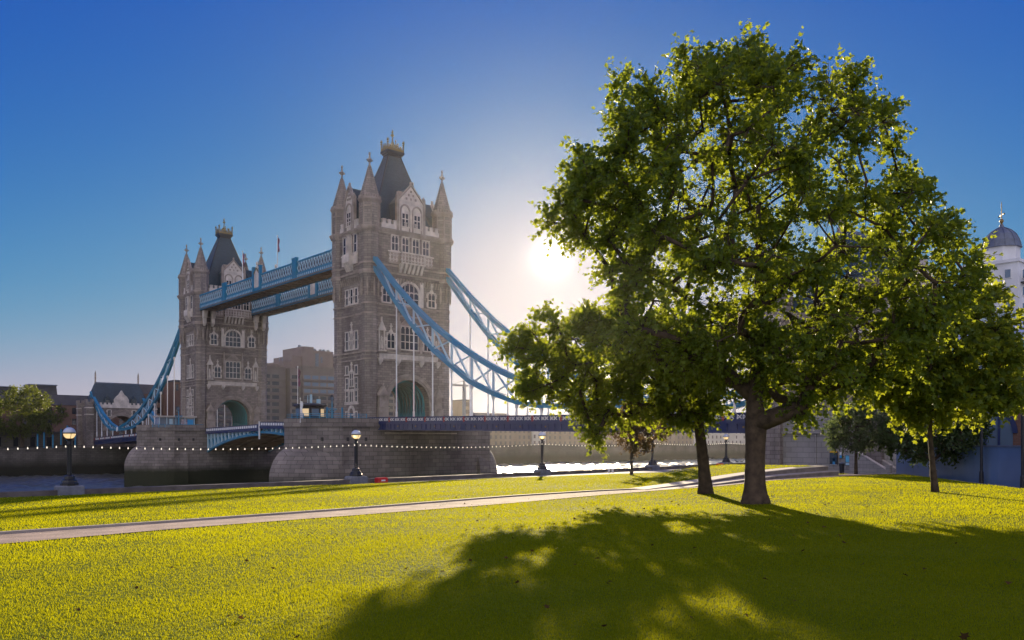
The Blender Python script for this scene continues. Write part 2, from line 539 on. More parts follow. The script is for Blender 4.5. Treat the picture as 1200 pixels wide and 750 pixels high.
# river wall
rw = MB()
xs = np.linspace(-260, 88.4, 120)
for xa, xb in zip(xs[:-1], xs[1:]):
    ya, yb = float(wall_y(xa)), float(wall_y(xb))
    rw.add([(xa, ya, -1.6), (xb, yb, -1.6), (xb, yb + .75, -14), (xa, ya + .75, -14), (xa, ya, -1.10), (xb, yb, -1.10), (xb, yb + .75, -1.10), (xa, ya + .75, -1.10)],
           [(0, 1, 5, 4), (2, 3, 7, 6), (4, 5, 6, 7)])
rwo = rw.build("river_wall", M_RWALL)
tag(rwo, "low dark granite river wall running along the far edge of the lawn", "wall")

# water
def water_material():
    m = bpy.data.materials.new("river_water"); m.use_nodes = True
    N, L = m.node_tree.nodes, m.node_tree.links
    b = N["Principled BSDF"]; b.inputs["Base Color"].default_value = (.075, .08, .08, 1); b.inputs["Roughness"].default_value = .31
    b.inputs["IOR"].default_value = 1.33; b.inputs["Specular IOR Level"].default_value = .5
    tc = N.new("ShaderNodeTexCoord")
    mp = N.new("ShaderNodeMapping"); mp.inputs["Scale"].default_value = (.55, 1, 1); mp.inputs["Rotation"].default_value = (0, 0, rad(30))
    L.new(tc.outputs["Object"], mp.inputs[0])
    h = None
    for s, a in ((1.4, .5), (5, .25)):
        n = N.new("ShaderNodeTexNoise"); n.inputs["Scale"].default_value = s; n.inputs["Detail"].default_value = 4; n.inputs["Distortion"].default_value = .6
        L.new(mp.outputs[0], n.inputs["Vector"])
        mu = N.new("ShaderNodeMath"); mu.operation = 'MULTIPLY'; mu.inputs[1].default_value = a; L.new(n.outputs[0], mu.inputs[0])
        if h is None: h = mu
        else:
            ad = N.new("ShaderNodeMath"); ad.operation = 'ADD'; L.new(h.outputs[0], ad.inputs[0]); L.new(mu.outputs[0], ad.inputs[1]); h = ad
    bp = N.new("ShaderNodeBump"); bp.inputs["Strength"].default_value = .5; bp.inputs["Distance"].default_value = .12
    L.new(h.outputs[0], bp.inputs["Height"]); L.new(bp.outputs[0], b.inputs["Normal"])
    return m


WATER_Z = -11.5


def river():
    """choppy tidal water as real waves"""
    rng = np.random.default_rng(3)
    xs = np.concatenate([np.arange(-600, -60, 12), np.arange(-60, 520, 1.25), np.arange(520, 1401, 10)])
    ysr = np.arange(46, 347.1, 1.1)
    X, Y = np.meshgrid(xs, ysr)
    Z = np.zeros_like(X)
    for k in range(26):
        wl = 2.9 * (3.2 ** rng.random()); a = rng.normal(rad(-35), .75); ph = rng.uniform(0, 6.28)
        q = 2 * math.pi / wl
        Z += .012 * wl * np.sin(q * (X * math.sin(a) + Y * math.cos(a)) + ph + .8 * np.sin(X * .013 * (k % 5 + 1) + Y * .017))
    Z *= .85 + .35 * np.sin(X * .045 + 1.2 * np.sin(Y * .03)) * np.sin(Y * .06 + .5)
    V = np.stack([X, Y, WATER_Z + Z], -1).reshape(-1, 3)
    nx, ny = len(xs), len(ysr)
    I = np.arange(nx * ny).reshape(ny, nx)
    a, b, c, d = I[:-1, :-1].ravel(), I[:-1, 1:].ravel(), I[1:, 1:].ravel(), I[1:, :-1].ravel()
    F = np.concatenate([np.stack([a, b, c], 1), np.stack([a, c, d], 1)])
    me = bpy.data.meshes.new("river")
    me.from_pydata(V.tolist(), [], F.tolist())
    me.polygons.foreach_set("use_smooth", [True] * len(me.polygons))
    me.materials.append(water_material())
    o = bpy.data.objects.new("river", me); COL.objects.link(o); tag(o, kind="structure")


river()
mb = MB(); mb.add([(-600, 347.5, -2.4), (1400, 347.5, -2.4), (1400, 1400, -2.4), (-600, 1400, -2.4)], [(0, 1, 2, 3)])
tag(mb.build("far_bank_ground", M_BANK), kind="structure")
mb = MB()
for xa in range(-600, 1400, 100):
    mb.box(xa, xa + 99.98, 345.2, 347.6, -14, -2.2)
mb.box(-600, 1400, 345.0, 345.5, -2.2, -1.3)
M_QUAY = stone("quay_granite", (.14, .125, .105), (.105, .095, .08), (.06, .055, .05), 1.6, .7, .04, .45, algae=(-9, -5.5, (.018, .018, .012)))
tag(mb.build("quay_wall", M_QUAY), "tall weed stained embankment wall along the far side of the river", "wall")

# ------------------------------------------------------------------ the bridge
CX = 100.58                 # centre line of the roadway
TY = 156.63                 # centre of the near tower
SPAN = 92.6                 # tower to tower
Z0 = 5.0                    # top of the piers
TX, TYH = 9.15, 5.68        # turret centres, from the tower's centre
BRIDGE_GROUP = "suspension rods of the bridge"


def octa(cx, cy, a, z):
    r = a / math.cos(math.pi / 8)
    return [(cx + r * math.cos(math.pi / 8 + math.pi / 4 * i), cy + r * math.sin(math.pi / 8 + math.pi / 4 * i), z) for i in range(8)]


def faceS(d):   # build in (u, out, z) on the river-south face, d = distance of the wall plane
    return lambda u, o, z: (u, -d - o, z)


def faceN(d): return lambda u, o, z: (-u, d + o, z)


def faceW(d): return lambda u, o, z: (-d - o, -u, z)


def faceE(d): return lambda u, o, z: (d + o, u, z)


def window(root, F, u, z, w, h, lights=2, trans=1, arched=False, hood=True, name="window", toothed=True, finial=False, proud=.16, lit=False):
    """stone-dressed window: surround, mullions, transoms, sill; the glass is its child"""
    f = MB(F)
    t = .22
    if arched:
        r = w / 2
        zs = z + h - r
        f.arch_ring(u, r, r + .5, zs, -.05, proud + .1)
        for s in (-1, 1):
            f.box(min(u + s * r, u + s * (r + .5)), max(u + s * r, u + s * (r + .5)), -.05, proud + .1, z, zs)
    else:
        for s in (-1, 1):
            f.box(min(u + s * w / 2, u + s * (w / 2 + t)), max(u + s * w / 2, u + s * (w / 2 + t)), -.05, proud, z, z + h)
            if toothed:
                n = max(2, int(h / .75))
                for k in range(n):
                    if k % 2 == 0:
                        zz = z + h * k / n
                        a, b = u + s * (w / 2 + t), u + s * (w / 2 + t + .22)
                        f.box(min(a, b), max(a, b), -.05, proud - .04, zz, zz + h / n)
        f.box(u - w / 2 - t, u + w / 2 + t, -.05, proud + (.08 if hood else 0), z + h, z + h + .24)
    f.box(u - w / 2 - t - .1, u + w / 2 + t + .1, -.05, proud + .12, z - .25, z)
    for k in range(1, lights):
        x = u - w / 2 + w * k / lights
        top = z + h if not arched else z + h - w / 2 + math.sqrt(max(0, (w / 2) ** 2 - (x - u) ** 2))
        f.box(x - .075, x + .075, 0, proud - .02, z, top)
    for k in range(1, trans + 1):
        zz = z + (h if not arched else h - w / 2 + .3) * k / (trans + (0 if arched else 1))
        if zz < z + h - .1:
            f.box(u - w / 2, u + w / 2, 0, proud - .035, zz - .07, zz + .07)
    if not arched and lights > 1:          # cusped heads
        for k in range(lights):
            xa = u - w / 2 + w * k / lights
            f.box(xa + .08, xa + .2, 0, proud - .05, z + h - .35, z + h)
            f.box(xa + w / lights - .2, xa + w / lights - .08, 0, proud - .05, z + h - .35, z + h)
    if arched:
        r = w / 2
        for k in range(lights):
            xm = u - w / 2 + w * (k + .5) / lights
            f.arch_ring(xm, w / lights / 2 - .14, w / lights / 2 - .04, z + h * .52, 0, proud - .05, n=6)
    if finial:
        f.lathe_uv = None
        zt = z + h + .24
        f.add([(u - w * .35, 0, zt), (u + w * .35, 0, zt), (u, 0, zt + .9), (u - w * .35, proud, zt), (u + w * .35, proud, zt), (u, proud, zt + .9)],
              [(0, 1, 2), (3, 5, 4), (0, 3, 4, 1), (1, 4, 5, 2), (2, 5, 3, 0)])
        f.box(u - .13, u + .13, 0, .25, zt + .6, zt + 1.9)
        f.box(u - .3, u + .3, 0, .28, zt + 1.2, zt + 1.45)
    o = f.build(name, M_DRESS, root)
    p = MB(F)
    if arched:
        r = w / 2; zs = z + h - r
        pts = [(u - r, z), (u + r, z)] + list(reversed(p.arch_pts(u, r, zs, 14)))
        pts = pts[:2] + [q for q in pts[2:]]
        p.add([(a, .03, b) for a, b in pts], [tuple(range(len(pts)))])
    else:
        p.box(u - w / 2, u + w / 2, 0, .03, z, z + h)
    p.build("pane", M_LIT if lit else M_GLASS, o)
    return o


def cross(mb, cx, cy, z, s=1.0):
    mb.lathe([(.16 * s, z - .2), (.3 * s, z), (.16 * s, z + .15), (.15 * s, z + 1.0 * s)], 8, cx, cy)
    mb.box(cx - .15 * s, cx + .15 * s, cy - .15 * s, cy + .15 * s, z, z + 2.9 * s)
    for (hx, hy, lo, hi) in ((.72, .17, 1.2, 1.62), (.17, .72, 1.2, 1.62)):
        mb.box(cx - hx * s, cx + hx * s, cy - hy * s, cy + hy * s, z + lo * s, z + hi * s)
    mb.lathe([(.0, z + .85 * s), (.38 * s, z + 1.1 * s), (.38 * s, z + 1.7 * s), (0, z + 2.0 * s)], 8, cx, cy)
    mb.lathe([(.1 * s, z + 2.5 * s), (.28 * s, z + 2.8 * s), (.2 * s, z + 3.2 * s), (0, z + 3.4 * s)], 8, cx, cy)


def ring_band(mb, z0, z1, out, ta, wx, wy, openarch=None):
    """string course that runs round the four turrets and the walls between"""
    for sx in (-1, 1):
        for sy in (-1, 1):
            mb.loft([octa(sx * TX, sy * TYH, ta + out, z0), octa(sx * TX, sy * TYH, ta + out, z1)])
    e = .003
    mb.box(-TX, TX, -wy - out, -wy + .3, z0 + e, z1 - e)
    mb.box(-TX, TX, wy - .3, wy + out, z0 + e, z1 - e)
    mb.box(-wx - out, -wx + .3, -TYH, TYH, z0 + 2 * e, z1 - 2 * e)
    mb.box(wx - .3, wx + out, -TYH, TYH, z0 + 2 * e, z1 - 2 * e)


def make_tower():
    root = empty("bridge_tower")
    A1, A2, B1, B2, C1, C2, CO = 32.85, 31.05, 24.45, 22.45, 14.75, 13.05, 39.6
    ta, tl = 1.92, 1.52                       # turret apothem above / below the corbels
    wxU, wyU = TX + 1.25, TYH + 1.25          # wall planes above
    wxL, wyL = TX + .85, TYH + .85            # wall planes below
    AR, AS = 5.2, 4.1                         # road arch
    # --- walls
    w = MB()
    for s in (-1, 1):
        y0, y1 = (-wyL, -wyL + 1.6) if s < 0 else (wyL - 1.6, wyL)
        w.arch_wall(-TX, TX, 0, C1, 0, AR, AS, y0, y1)
    for s in (-1, 1):
        x0, x1 = (-wxL, -AR - .4) if s < 0 else (AR + .4, wxL)
        w.box(x0, x1, -TYH - .3, TYH + .3, 0, C1 - .01)
    w.box(-wxL, wxL, -wyL + .003, wyL - .003, C1, A2)
    w.build("wall", M_TOWER, root)
    w = MB(); w.box(-wxU, wxU, -wyU, wyU, A2 - .6, CO + .2)
    # corbel table under the jettied upper storey
    for F, half in ((faceS(wyL), TX - 1.6), (faceN(wyL), TX - 1.6), (faceW(wxL), TYH - 1.6), (faceE(wxL), TYH - 1.6)):
        k = MB(F)
        n = int(half * 2 / .75)
        for i in range(n + 1):
            u = -half + 2 * half * i / n
            k.add([(u - .16, 0, A2 - 1.9), (u + .16, 0, A2 - 1.9), (u + .16, .12, A2 - 1.9), (u - .16, .12, A2 - 1.9),
                   (u - .16, 0, A2 - .6), (u + .16, 0, A2 - .6), (u + .16, .4, A2 - .6), (u - .16, .4, A2 - .6)],
                  [(0, 1, 5, 4), (1, 2, 6, 5), (2, 3, 7, 6), (3, 0, 4, 7), (3, 2, 1, 0)])
        k.build("corbel_table", M_DRESS_DARK, root)
    w.build("upper_wall", M_TOWER, root)
    # --- turrets
    for sx in (-1, 1):
        for sy in (-1, 1):
            cx, cy = sx * TX, sy * TYH
            t = MB()
            t.loft([octa(cx, cy, tl, 0), octa(cx, cy, tl, A2 - 4.2)])
            t.loft([octa(cx, cy, tl, A2 - 4.2), octa(cx, cy, ta, A2 - .4), octa(cx, cy, ta, CO + 6.0)])
            tur = t.build("turret", M_TURRET, root)
            r = MB()
            for zz, oo, hh in ((A2 - .45, .12, .4), (CO + 4.55, .1, .3)):
                r.loft([octa(cx, cy, ta + oo, zz), octa(cx, cy, ta + oo, zz + hh)])
            # corbelled ring and little battlements under the spire
            r.loft([octa(cx, cy, ta, CO + 5.5), octa(cx, cy, ta + .38, CO + 6.1), octa(cx, cy, ta + .38, CO + 6.45)])
            for i in range(24):
                a = 2 * math.pi * i / 24
                bx, by = cx + (ta + .22) * math.cos(a), cy + (ta + .22) * math.sin(a)
                r.box(bx - .14, bx + .14, by - .14, by + .14, CO + 6.451, CO + 6.95)
            # blind lancets on the flared part
            for i in range(8):
                a = math.pi / 4 * i
                bx, by = cx + (tl + .33) * math.cos(a), cy + (tl + .33) * math.sin(a)
                r.lathe([(.05, A2 - 5.0), (.2, A2 - 4.4), (.24, A2 - 2.4), (.05, A2 - 1.3)], 6, bx, by)
            # panel tracery on the drum above the cornice
            for i in range(8):
                a = math.pi / 8 + math.pi / 4 * i
                bx, by = cx + ta / math.cos(math.pi / 8) * math.cos(a), cy + ta / math.cos(math.pi / 8) * math.sin(a)
                r.box(bx - .1, bx + .1, by - .1, by + .1, CO + .85, CO + 5.5)
            r.build("ring_moulding", M_DRESS_DARK, tur)
            s = MB()
            s.loft([octa(cx, cy, ta + .05, CO + 6.3), octa(cx, cy, ta - .25, CO + 7.6), octa(cx, cy, .24, CO + 13.1), octa(cx, cy, .2, CO + 13.4)])
            for i in range(8):                # ribs of the spire
                a = math.pi / 8 + math.pi / 4 * i
                k = 1 / math.cos(math.pi / 8)
                s.bar((cx + (ta - .2) * k * math.cos(a), cy + (ta - .2) * k * math.sin(a), CO + 7.3), (cx + .25 * math.cos(a), cy + .25 * math.sin(a), CO + 13.2), .16)
            sp_ = s.build("spire", M_TURRET, tur)
            c = MB(); cross(c, cx, cy, CO + 13.2, .88)
            c.build("cross", M_DRESS_DARK, tur)
    # --- string courses
    for nm, z0, z1, out, low in (("string_course", C2, C2 + .34, .18, 1), ("string_course", C1 - .17, C1 + .22, .22, 1), ("string_course", B2, B2 + .3, .16, 1),
                                 ("string_course", B1, B1 + .34, .2, 1), ("string_course", A2, A2 + .4, .2, 0), ("string_course", A1 - .2, A1 + .15, .17, 0),
                                 ("string_course", C2 + .9, C2 + 1.05, .08, 1)):
        b = MB()
        ring_band(b, z0, z1, out, tl if low else ta, wxL if low else wxU, wyL if low else wyU)
        b.build(nm, M_DRESS_DARK, root)
    b = MB()
    ring_band(b, CO - .35, CO, .22, ta, wxU, wyU)
    ring_band(b, CO + .003, CO + .35, .42, ta, wxU, wyU)
    ring_band(b, CO + .353, CO + .75, .55, ta, wxU, wyU)
    b.build("cornice", M_DRESS_DARK, root)
    # --- battlements
    for F, half in ((faceS(wyU), TX - ta), (faceN(wyU), TX - ta), (faceW(wxU), TYH - ta), (faceE(wxU), TYH - ta)):
        b = MB(F)
        b.box(-half, half, -.3, .3, CO + .75, CO + 1.75)
        n = max(3, int(half * 2 / 1.25))
        for i in range(n):
            u = -half + (i + .5) * 2 * half / n
            b.box(u - .38, u + .38, -.3, .3, CO + 1.753, CO + 2.5)
            b.box(u - .44, u + .44, -.36, .36, CO + 2.503, CO + 2.65)
        b.build("battlement", M_DRESS, root)
    # --- main roof
    RT = 57.9
    r = MB()
    hx0, hy0, hx1, hy1 = 8.1, 4.9, 1.6, .9
    rr = []
    for k in range(7):
        q = k / 6
        rr.append([(sx * (hx0 + (hx1 - hx0) * q), sy * (hy0 + (hy1 - hy0) * q), CO + .9 + (RT - CO - .9) * q) for sx, sy in ((-1, -1), (1, -1), (1, 1), (-1, 1))])
    r.loft(rr)
    ro = r.build("roof", M_SLATE, root)
    l = MB()
    for sx in (-1, 1):
        for sy in (-1, 1):
            l.bar((sx * hx0, sy * hy0, CO + .9), (sx * hx1, sy * hy1, RT), .22)
    l.box(-hx1 - .1, hx1 + .1, -hy1 - .1, hy1 + .1, RT, RT + .35)
    l.box(-hx1 - .3, hx1 + .3, -hy1 - .3, hy1 + .3, RT + .353, RT + .7)
    l.box(-hx1 - .55, hx1 + .55, -hy1 - .55, hy1 + .55, RT + .703, RT + 1.2)
    l.build("ridge_lead", M_IRON, ro)
    c = MB()
    zt = RT + 1.2
    c.box(-hx1 - .45, hx1 + .45, -hy1 - .45, -hy1 - .3, zt, zt + .5)
    c.box(-hx1 - .45, hx1 + .45, hy1 + .3, hy1 + .45, zt, zt + .5)
    c.box(-hx1 - .45, -hx1 - .3, -hy1 - .3, hy1 + .3, zt, zt + .5)
    c.box(hx1 + .3, hx1 + .45, -hy1 - .3, hy1 + .3, zt, zt + .5)
    for sx in (-1, 1):
        for sy in (-1, 1):
            c.lathe([(.16, zt), (.14, zt + 1.5), (.32, zt + 1.6), (.12, zt + 1.75), (.3, zt + 2.1), (0, zt + 2.6)], 8, sx * (hx1 + .38), sy * (hy1 + .38))
    for sy in (-1, 1):                        # scrolled cresting on the long sides
        y = sy * (hy1 + .38)
        for i in range(5):
            x = -hx1 + .35 + i * (2 * hx1 - .7) / 4
            hgt = 1.0 + (2 - abs(i - 2)) * .55
            c.bar((x, y, zt + .4), (x, y, zt + hgt), .13)
            c.bar((x - .42, y, zt + .45), (x, y, zt + hgt * .75), .1)
            c.bar((x + .42, y, zt + .45), (x, y, zt + hgt * .75), .1)
            c.lathe([(0, zt + hgt - .15), (.2, zt + hgt + .05), (0, zt + hgt + .3)], 6, x, y)
    for sx in (-1, 1):
        x = sx * (hx1 + .38)
        for i in range(3):
            y = -hy1 + .4 + i * (2 * hy1 - .8) / 2
            c.bar((x, y, zt + .4), (x, y, zt + 1.5), .12)
            c.bar((x, y - .4, zt + .45), (x, y, zt + 1.2), .09); c.bar((x, y + .4, zt + .45), (x, y, zt + 1.2), .09)
    c.lathe([(.3, zt), (.2, zt + 1.2), (.34, zt + 1.6), (.16, zt + 1.9), (.13, zt + 3.4), (.34, zt + 3.55), (.34, zt + 3.8), (.1, zt + 4.1), (.26, zt + 4.4), (.07, zt + 4.8), (0, zt + 5.1)], 8)
    c.bar((-.45, 0, zt + 3.65), (.45, 0, zt + 3.65), .16); c.bar((0, -.45, zt + 3.65), (0, .45, zt + 3.65), .16)
    for a in range(4):
        dx, dy = math.cos(a * math.pi / 2 + .78), math.sin(a * math.pi / 2 + .78)
        c.bar((dx * 1.2, dy * .8, zt + .2), (dx * .1, dy * .1, zt + 2.3), .12)
    c.build("gilded_crest", M_GOLD, ro)
    # --- gabled dormers
    for F, hw, zsh, zap, nl, dep in ((faceS(wyU), 3.3, 46.6, 50.0, 2, 3.8), (faceN(wyU), 3.3, 46.6, 50.0, 2, 3.8), (faceW(wxU), 1.75, 46.2, 49.4, 1, 4.5), (faceE(wxU), 1.75, 46.2, 49.4, 1, 4.5)):
        d = MB(F)
        zb = CO + .75
        d.loft([[(-hw, o, zb), (hw, o, zb), (hw, o, zsh), (.0, o, zap + .25), (-hw, o, zsh)] for o in (-.35, .25)])
        dor = d.build("dormer", M_DRESS, ro)
        t = MB(F)
        for s in (-1, 1):
            t.bar((s * (hw + .15), .2, zsh - .1), (0, .2, zap + .3), .6, .3)            # coping
            t.box(s * hw - .3, s * hw + .3, -.3, .42, zb, zsh + 1.0)
            t.add([(s * hw - .3, -.3, zsh + 1.0), (s * hw + .3, -.3, zsh + 1.0), (s * hw + .3, .42, zsh + 1.0), (s * hw - .3, .42, zsh + 1.0), (s * hw, .06, zsh + 1.9)],
                  [(0, 1, 4), (1, 2, 4), (2, 3, 4), (3, 0, 4)])
            if nl == 2:                        # stepped blocks behind the gable
                a = s * (hw - .55)
                t.box(min(a, s * hw * .45), max(a, s * hw * .45), -1.1, -.353, zsh, zsh + 2.2)
        t.box(-.16, .16, -.1, .3, zap, zap + 1.0)
        for zz, n in ((zsh + .5, 3), (zsh + 1.3, 2), (zsh + 2.1, 1)):
            for i in range(n):
                u = (i - (n - 1) / 2) * 1.15 * hw / 3.3
                t.box(u - .2, u + .2, .25, .36, zz, zz + .45)
        cw = [-1.5, 1.5] if nl == 2 else [0]
        for u in cw:
            t.arch_ring(u, .95, 1.25, zb + 4.3, .25, .42, e=1.15, n=10)
            t.box(u - 1.25, u - .95, .25, .42, zb, zb + 4.3); t.box(u + .95, u + 1.25, .25, .42, zb, zb + 4.3)
        t.build("gable_tracery", M_DRESS_DARK, dor)
        for u in cw:
            q = MB(F)
            q.box(u - .8, u + .8, .26, .3, zb + 1.0, zb + 3.9)
            q.build("pane", M_GLASS, dor)
            q = MB(F)
            q.box(u - .09, u + .09, .3, .4, zb + 1.0, zb + 4.2); q.box(u - .8, u + .8, .3, .38, zb + 2.5, zb + 2.68)
            q.box(u - .95, u - .75, .3, .4, zb + 1, zb + 4.2); q.box(u + .75, u + .95, .3, .4, zb + 1, zb + 4.2); q.box(u - .95, u + .95, .3, .41, zb + 3.7, zb + 4.3); q.box(u - 1.0, u + 1.0, .25, .5, zb + .75, zb + 1.0)
            q.build("mullion", M_DRESS, dor)
        q = MB(F)                             # roof of the dormer
        q.loft([[(-hw + .1, o, zsh - .2), (hw - .1, o, zsh - .2), (0, o, zap)] for o in (-.36, -dep)])
        q.box(-hw + .15, hw - .15, -dep, -.36, zb, zsh - .2)
        q.build("dormer_roof", M_SLATE, dor)
    # --- windows of the road faces
    for F, G in ((faceS(wyU), faceS(wyL)), (faceN(wyU), faceN(wyL))):
        for u in (-3.9, -1.3, 1.3, 3.9):
            window(root, F, u, 36.05, 1.5, 3.0, 2, 1, toothed=False)
        b = MB(F)                             # pierced balcony on corbels
        b.box(-5.6, 5.6, 0, .3, 33.3, 35.6); b.box(-2.9, 2.9, .303, 1.05, 33.6, 35.55)
        b.build("balcony_backing", M_DRESS_DARK, root)
        b = MB(F)
        for u in np.arange(-5.2, 5.3, .8):
            o0 = .303 if abs(u) > 2.9 else 1.053
            b.box(u - .08, u + .08, o0, o0 + .14, 33.7, 35.4)
            b.bar((u - .32, o0 + .05, 34.0), (u + .32, o0 + .05, 35.1), .1, .1); b.bar((u + .32, o0 + .04, 34.0), (u - .32, o0 + .04, 35.1), .1, .1)
        b.box(-2.95, 2.95, 1.0, 1.25, 35.553, 35.8); b.box(-2.95, 2.95, 1.0, 1.2, 33.4, 33.65)
        for u in np.arange(-2.6, 2.7, 1.04):
            b.loft([[(u - .28, 0, z), (u + .28, 0, z), (u + .28, o, z), (u - .28, o, z)] for z, o in ((31.6, .25), (32.4, .6), (33.39, 1.1))])
        b.box(-5.8, 5.8, 0, .45, 35.6, 35.85)
        b.build("balcony", M_DRESS, root)
        window(root, G, 0, 25.0, 4.5, 4.6, 4, 2, arched=True)
        b = MB(G)
        for u in (-3.1, 3.1):
            b.box(u - .4, u + .4, 0, .25, 24.8, 30.2)
        b.build("pilaster", M_DRESS, root)
        for u in (-5.7, 5.7):
            window(root, G, u, 25.2, 1.7, 2.9, 2, 1, finial=True)
        window(root, G, 0, 15.7, 4.3, 4.7, 4, 2, lit=False)
        b = MB(G)                             # canopy and buttresses of the great bay
        for u in (-2.75, 2.75):
            b.box(u - .3, u + .3, 0, .5, 15, 21.5); b.box(u - .17, u + .17, .05, .4, 21.5, 23.2)
        b.loft([[(-2.4, 0, 20.7), (2.4, 0, 20.7), (0, 0, 22.9)], [(-2.4, .4, 20.7), (2.4, .4, 20.7), (0, .4, 22.9)]])
        for u in (-1.6, -.55, .55, 1.6):
            b.box(u - .12, u + .12, .4, .5, 20.8, 22.0 - abs(u) * .4)
        b.build("bay_canopy", M_DRESS_DARK, root)
        for u in (-4.6, 4.6):
            window(root, G, u, 15.7, 1.7, 3.0, 2, 1, finial=True)
        b = MB(G)                             # niches with gothic canopies
        for u in (-6.9, 6.9):
            b.box(u - .75, u - .5, 0, .35, 15.2, 19.2); b.box(u + .5, u + .75, 0, .35, 15.2, 19.2)
            b.box(u - .9, u + .9, 0, .6, 14.9, 15.2)
            b.loft([[(u - .95, 0, 19.2), (u + .95, 0, 19.2), (u, 0, 21.2)], [(u - .95, .5, 19.2), (u + .95, .5, 19.2), (u, .5, 21.2)]])
            b.box(u - .12, u + .12, 0, .3, 20.8, 22.0)
            b.lathe([(.1, 15.2), (.35, 15.5), (.3, 17), (.2, 17.4), (.22, 17.8), (.05, 18.1)], 8, u, .15)
        b.build("niche", M_DRESS, root)
        b = MB(G)                             # blind balustrade over the road arch
        b.box(-7.4, 7.4, 0, .14, 13.45, 14.5)
        for u in np.arange(-7.2, 7.3, .8):
            b.box(u - .1, u + .1, .14, .26, 13.5, 14.4)
        for u in (-7.3, -3, 3, 7.3):
            b.loft([[(u - s, 0, z), (u + s, 0, z), (u + s, s + .1, z), (u - s, s + .1, z)] for z, s in ((12.1, .1), (12.8, .45), (13.5, .55))])
        b.build("balustrade_band", M_DRESS, root)
        b = MB(G)
        b.arch_ring(0, AR, AR + .45, AS, -.3, .12); b.arch_ring(0, AR + .45, AR + 1.0, AS, -.3, .3); b.arch_ring(0, AR + 1.0, AR + 1.2, AS, -.1, .42)
        for s in (-1, 1):
            a, c_ = s * AR, s * (AR + 1.0)
            b.box(min(a, c_), max(a, c_), -.3, .14, 0, AS)
        b.build("arch_moulding", M_DRESS_DARK, root)
        for u in (-6.95, 6.95):               # gabled shrine beside the arch
            b = MB(G)
            b.box(u - 1.1, u + 1.1, 0, 1.2, 0, 3.3); b.box(u - .9, u + .9, 0, 1.0, 3.3, 5.7)
            b.loft([[(u - 1.25, 0, 5.7), (u + 1.25, 0, 5.7), (u, 0, 7.7)], [(u - 1.25, 1.3, 5.7), (u + 1.25, 1.3, 5.7), (u, 1.3, 7.7)]])
            b.box(u - 1.2, u + 1.2, 0, 1.35, 3.1, 3.35); b.box(u - .15, u + .15, .6, .9, 7.4, 8.3)
            b.arch_ring(u, .45, .65, 4.6, 1.0, 1.1)
            b.build("gabled_shrine", M_DRESS_DARK, root)
    # --- windows of the river faces
    for F, G in ((faceW(wxU), faceW(wxL)), (faceE(wxU), faceE(wxL))):
        for u in (-2.2, 0, 2.2):
            window(root, F, u, 35.6, 1.0, 3.6, 2 if u == 0 else 1, 1, toothed=False, proud=.45 if u == 0 else .16)
        b = MB(F)                             # oriel base
        b.box(-3.0, 3.0, 0, .3, 33.2, 35.3); b.box(-1.4, 1.4, .303, 1.1, 33.6, 35.3); b.box(-3.1, 3.1, 0, .42, 35.1, 35.35)
        for u in (-1.1, -.37, .37, 1.1):
            b.loft([[(u - .24, 0, z), (u + .24, 0, z), (u + .24, o, z), (u - .24, o, z)] for z, o in ((31.9, .2), (32.7, .6), (33.6, 1.05))])
        for u in np.arange(-2.7, 2.8, .6):
            b.box(u - .15, u + .15, .3, .4, 34, 34.9)
        b.build("oriel_base", M_DRESS, root)
        for u in (-1.9, 0, 1.9):
            window(root, G, u, 25.1, .85, 3.0, 1, 1)
            window(root, G, u, 15.6, .9, 3.6, 1 + (u == 0), 1, finial=(u == 0))
            if u:
                window(root, G, u, 10.4, .8, 1.6, 1, 0, toothed=False)
                window(root, G, u, 7.3, .8, 2.2, 1, 1, toothed=False)
                window(root, G, u, 4.6, .8, 2.2, 1, 1, toothed=False)
                window(root, G, u, .9, .6, 1.5, 1, 0, toothed=False)
            else:
                window(root, G, u, 7.9, 1.3, 2.9, 2, 1, toothed=False, finial=True)
                window(root, G, u, 4.6, 1.3, 2.4, 2, 0, toothed=False)
        b = MB(G)
        b.box(-2.75, 2.75, 0, .22, 4.0, 4.3); b.box(-2.7, 2.7, 0, .2, 7.0, 7.16)
        b.arch_ring(0, .95, 1.4, 2.0, -.05, .25, e=1.3); b.box(-1.4, -.95, -.05, .25, 0, 2.0); b.box(.95, 1.4, -.05, .25, 0, 2.0)
        b.box(-.95, .95, 0, .12, 1.6, 2.0)
        b.build("portal", M_DRESS, root)
        b = MB(G)
        b.box(-.8, .8, 0, .05, 0, 1.6)
        b.build("door", M_IRON, root)
    # --- the teal ribs and lining of the roadway arch
    lin = MB()
    n = 9
    for k in range(n):
        y = -TYH + 1.0 + (2 * TYH - 2.0) * k / (n - 1)
        lin.arch_ring(0, AR - .55, AR - .02, AS, y - .12, y + .12)
        for s in (-1, 1):
            a, b_ = s * (AR - .55), s * (AR - .02)
            lin.box(min(a, b_), max(a, b_), y - .12, y + .12, 0, AS)
    for s in (-1, 1):
        a, b_ = s * (AR - .3), s * (AR - .06)
        lin.box(min(a, b_), max(a, b_), -TYH + .7, TYH - .7, 0, 2.6)
    lin.build("arch_ribs", M_TEAL, root)
    v = MB()
    v.arch_ring(0, AR - .01, AR + .3, AS, -wyL + 1.6, wyL - 1.6)
    v.build("vault", M_SOFFIT, root)
    return root


tower_s = make_tower()
tower_s.location = (CX, TY, Z0)
tag(tower_s, "nearer and larger gothic stone bridge tower with steep slate roof and gilded crest", "bridge tower", "twin towers of the bridge")
tower_n = copy_tree(tower_s)
tower_n.location = (CX, TY + SPAN, Z0 - .9)
tag(tower_n, "farther gothic bridge tower standing on the left behind the high walkways", "bridge tower", "twin towers of the bridge")


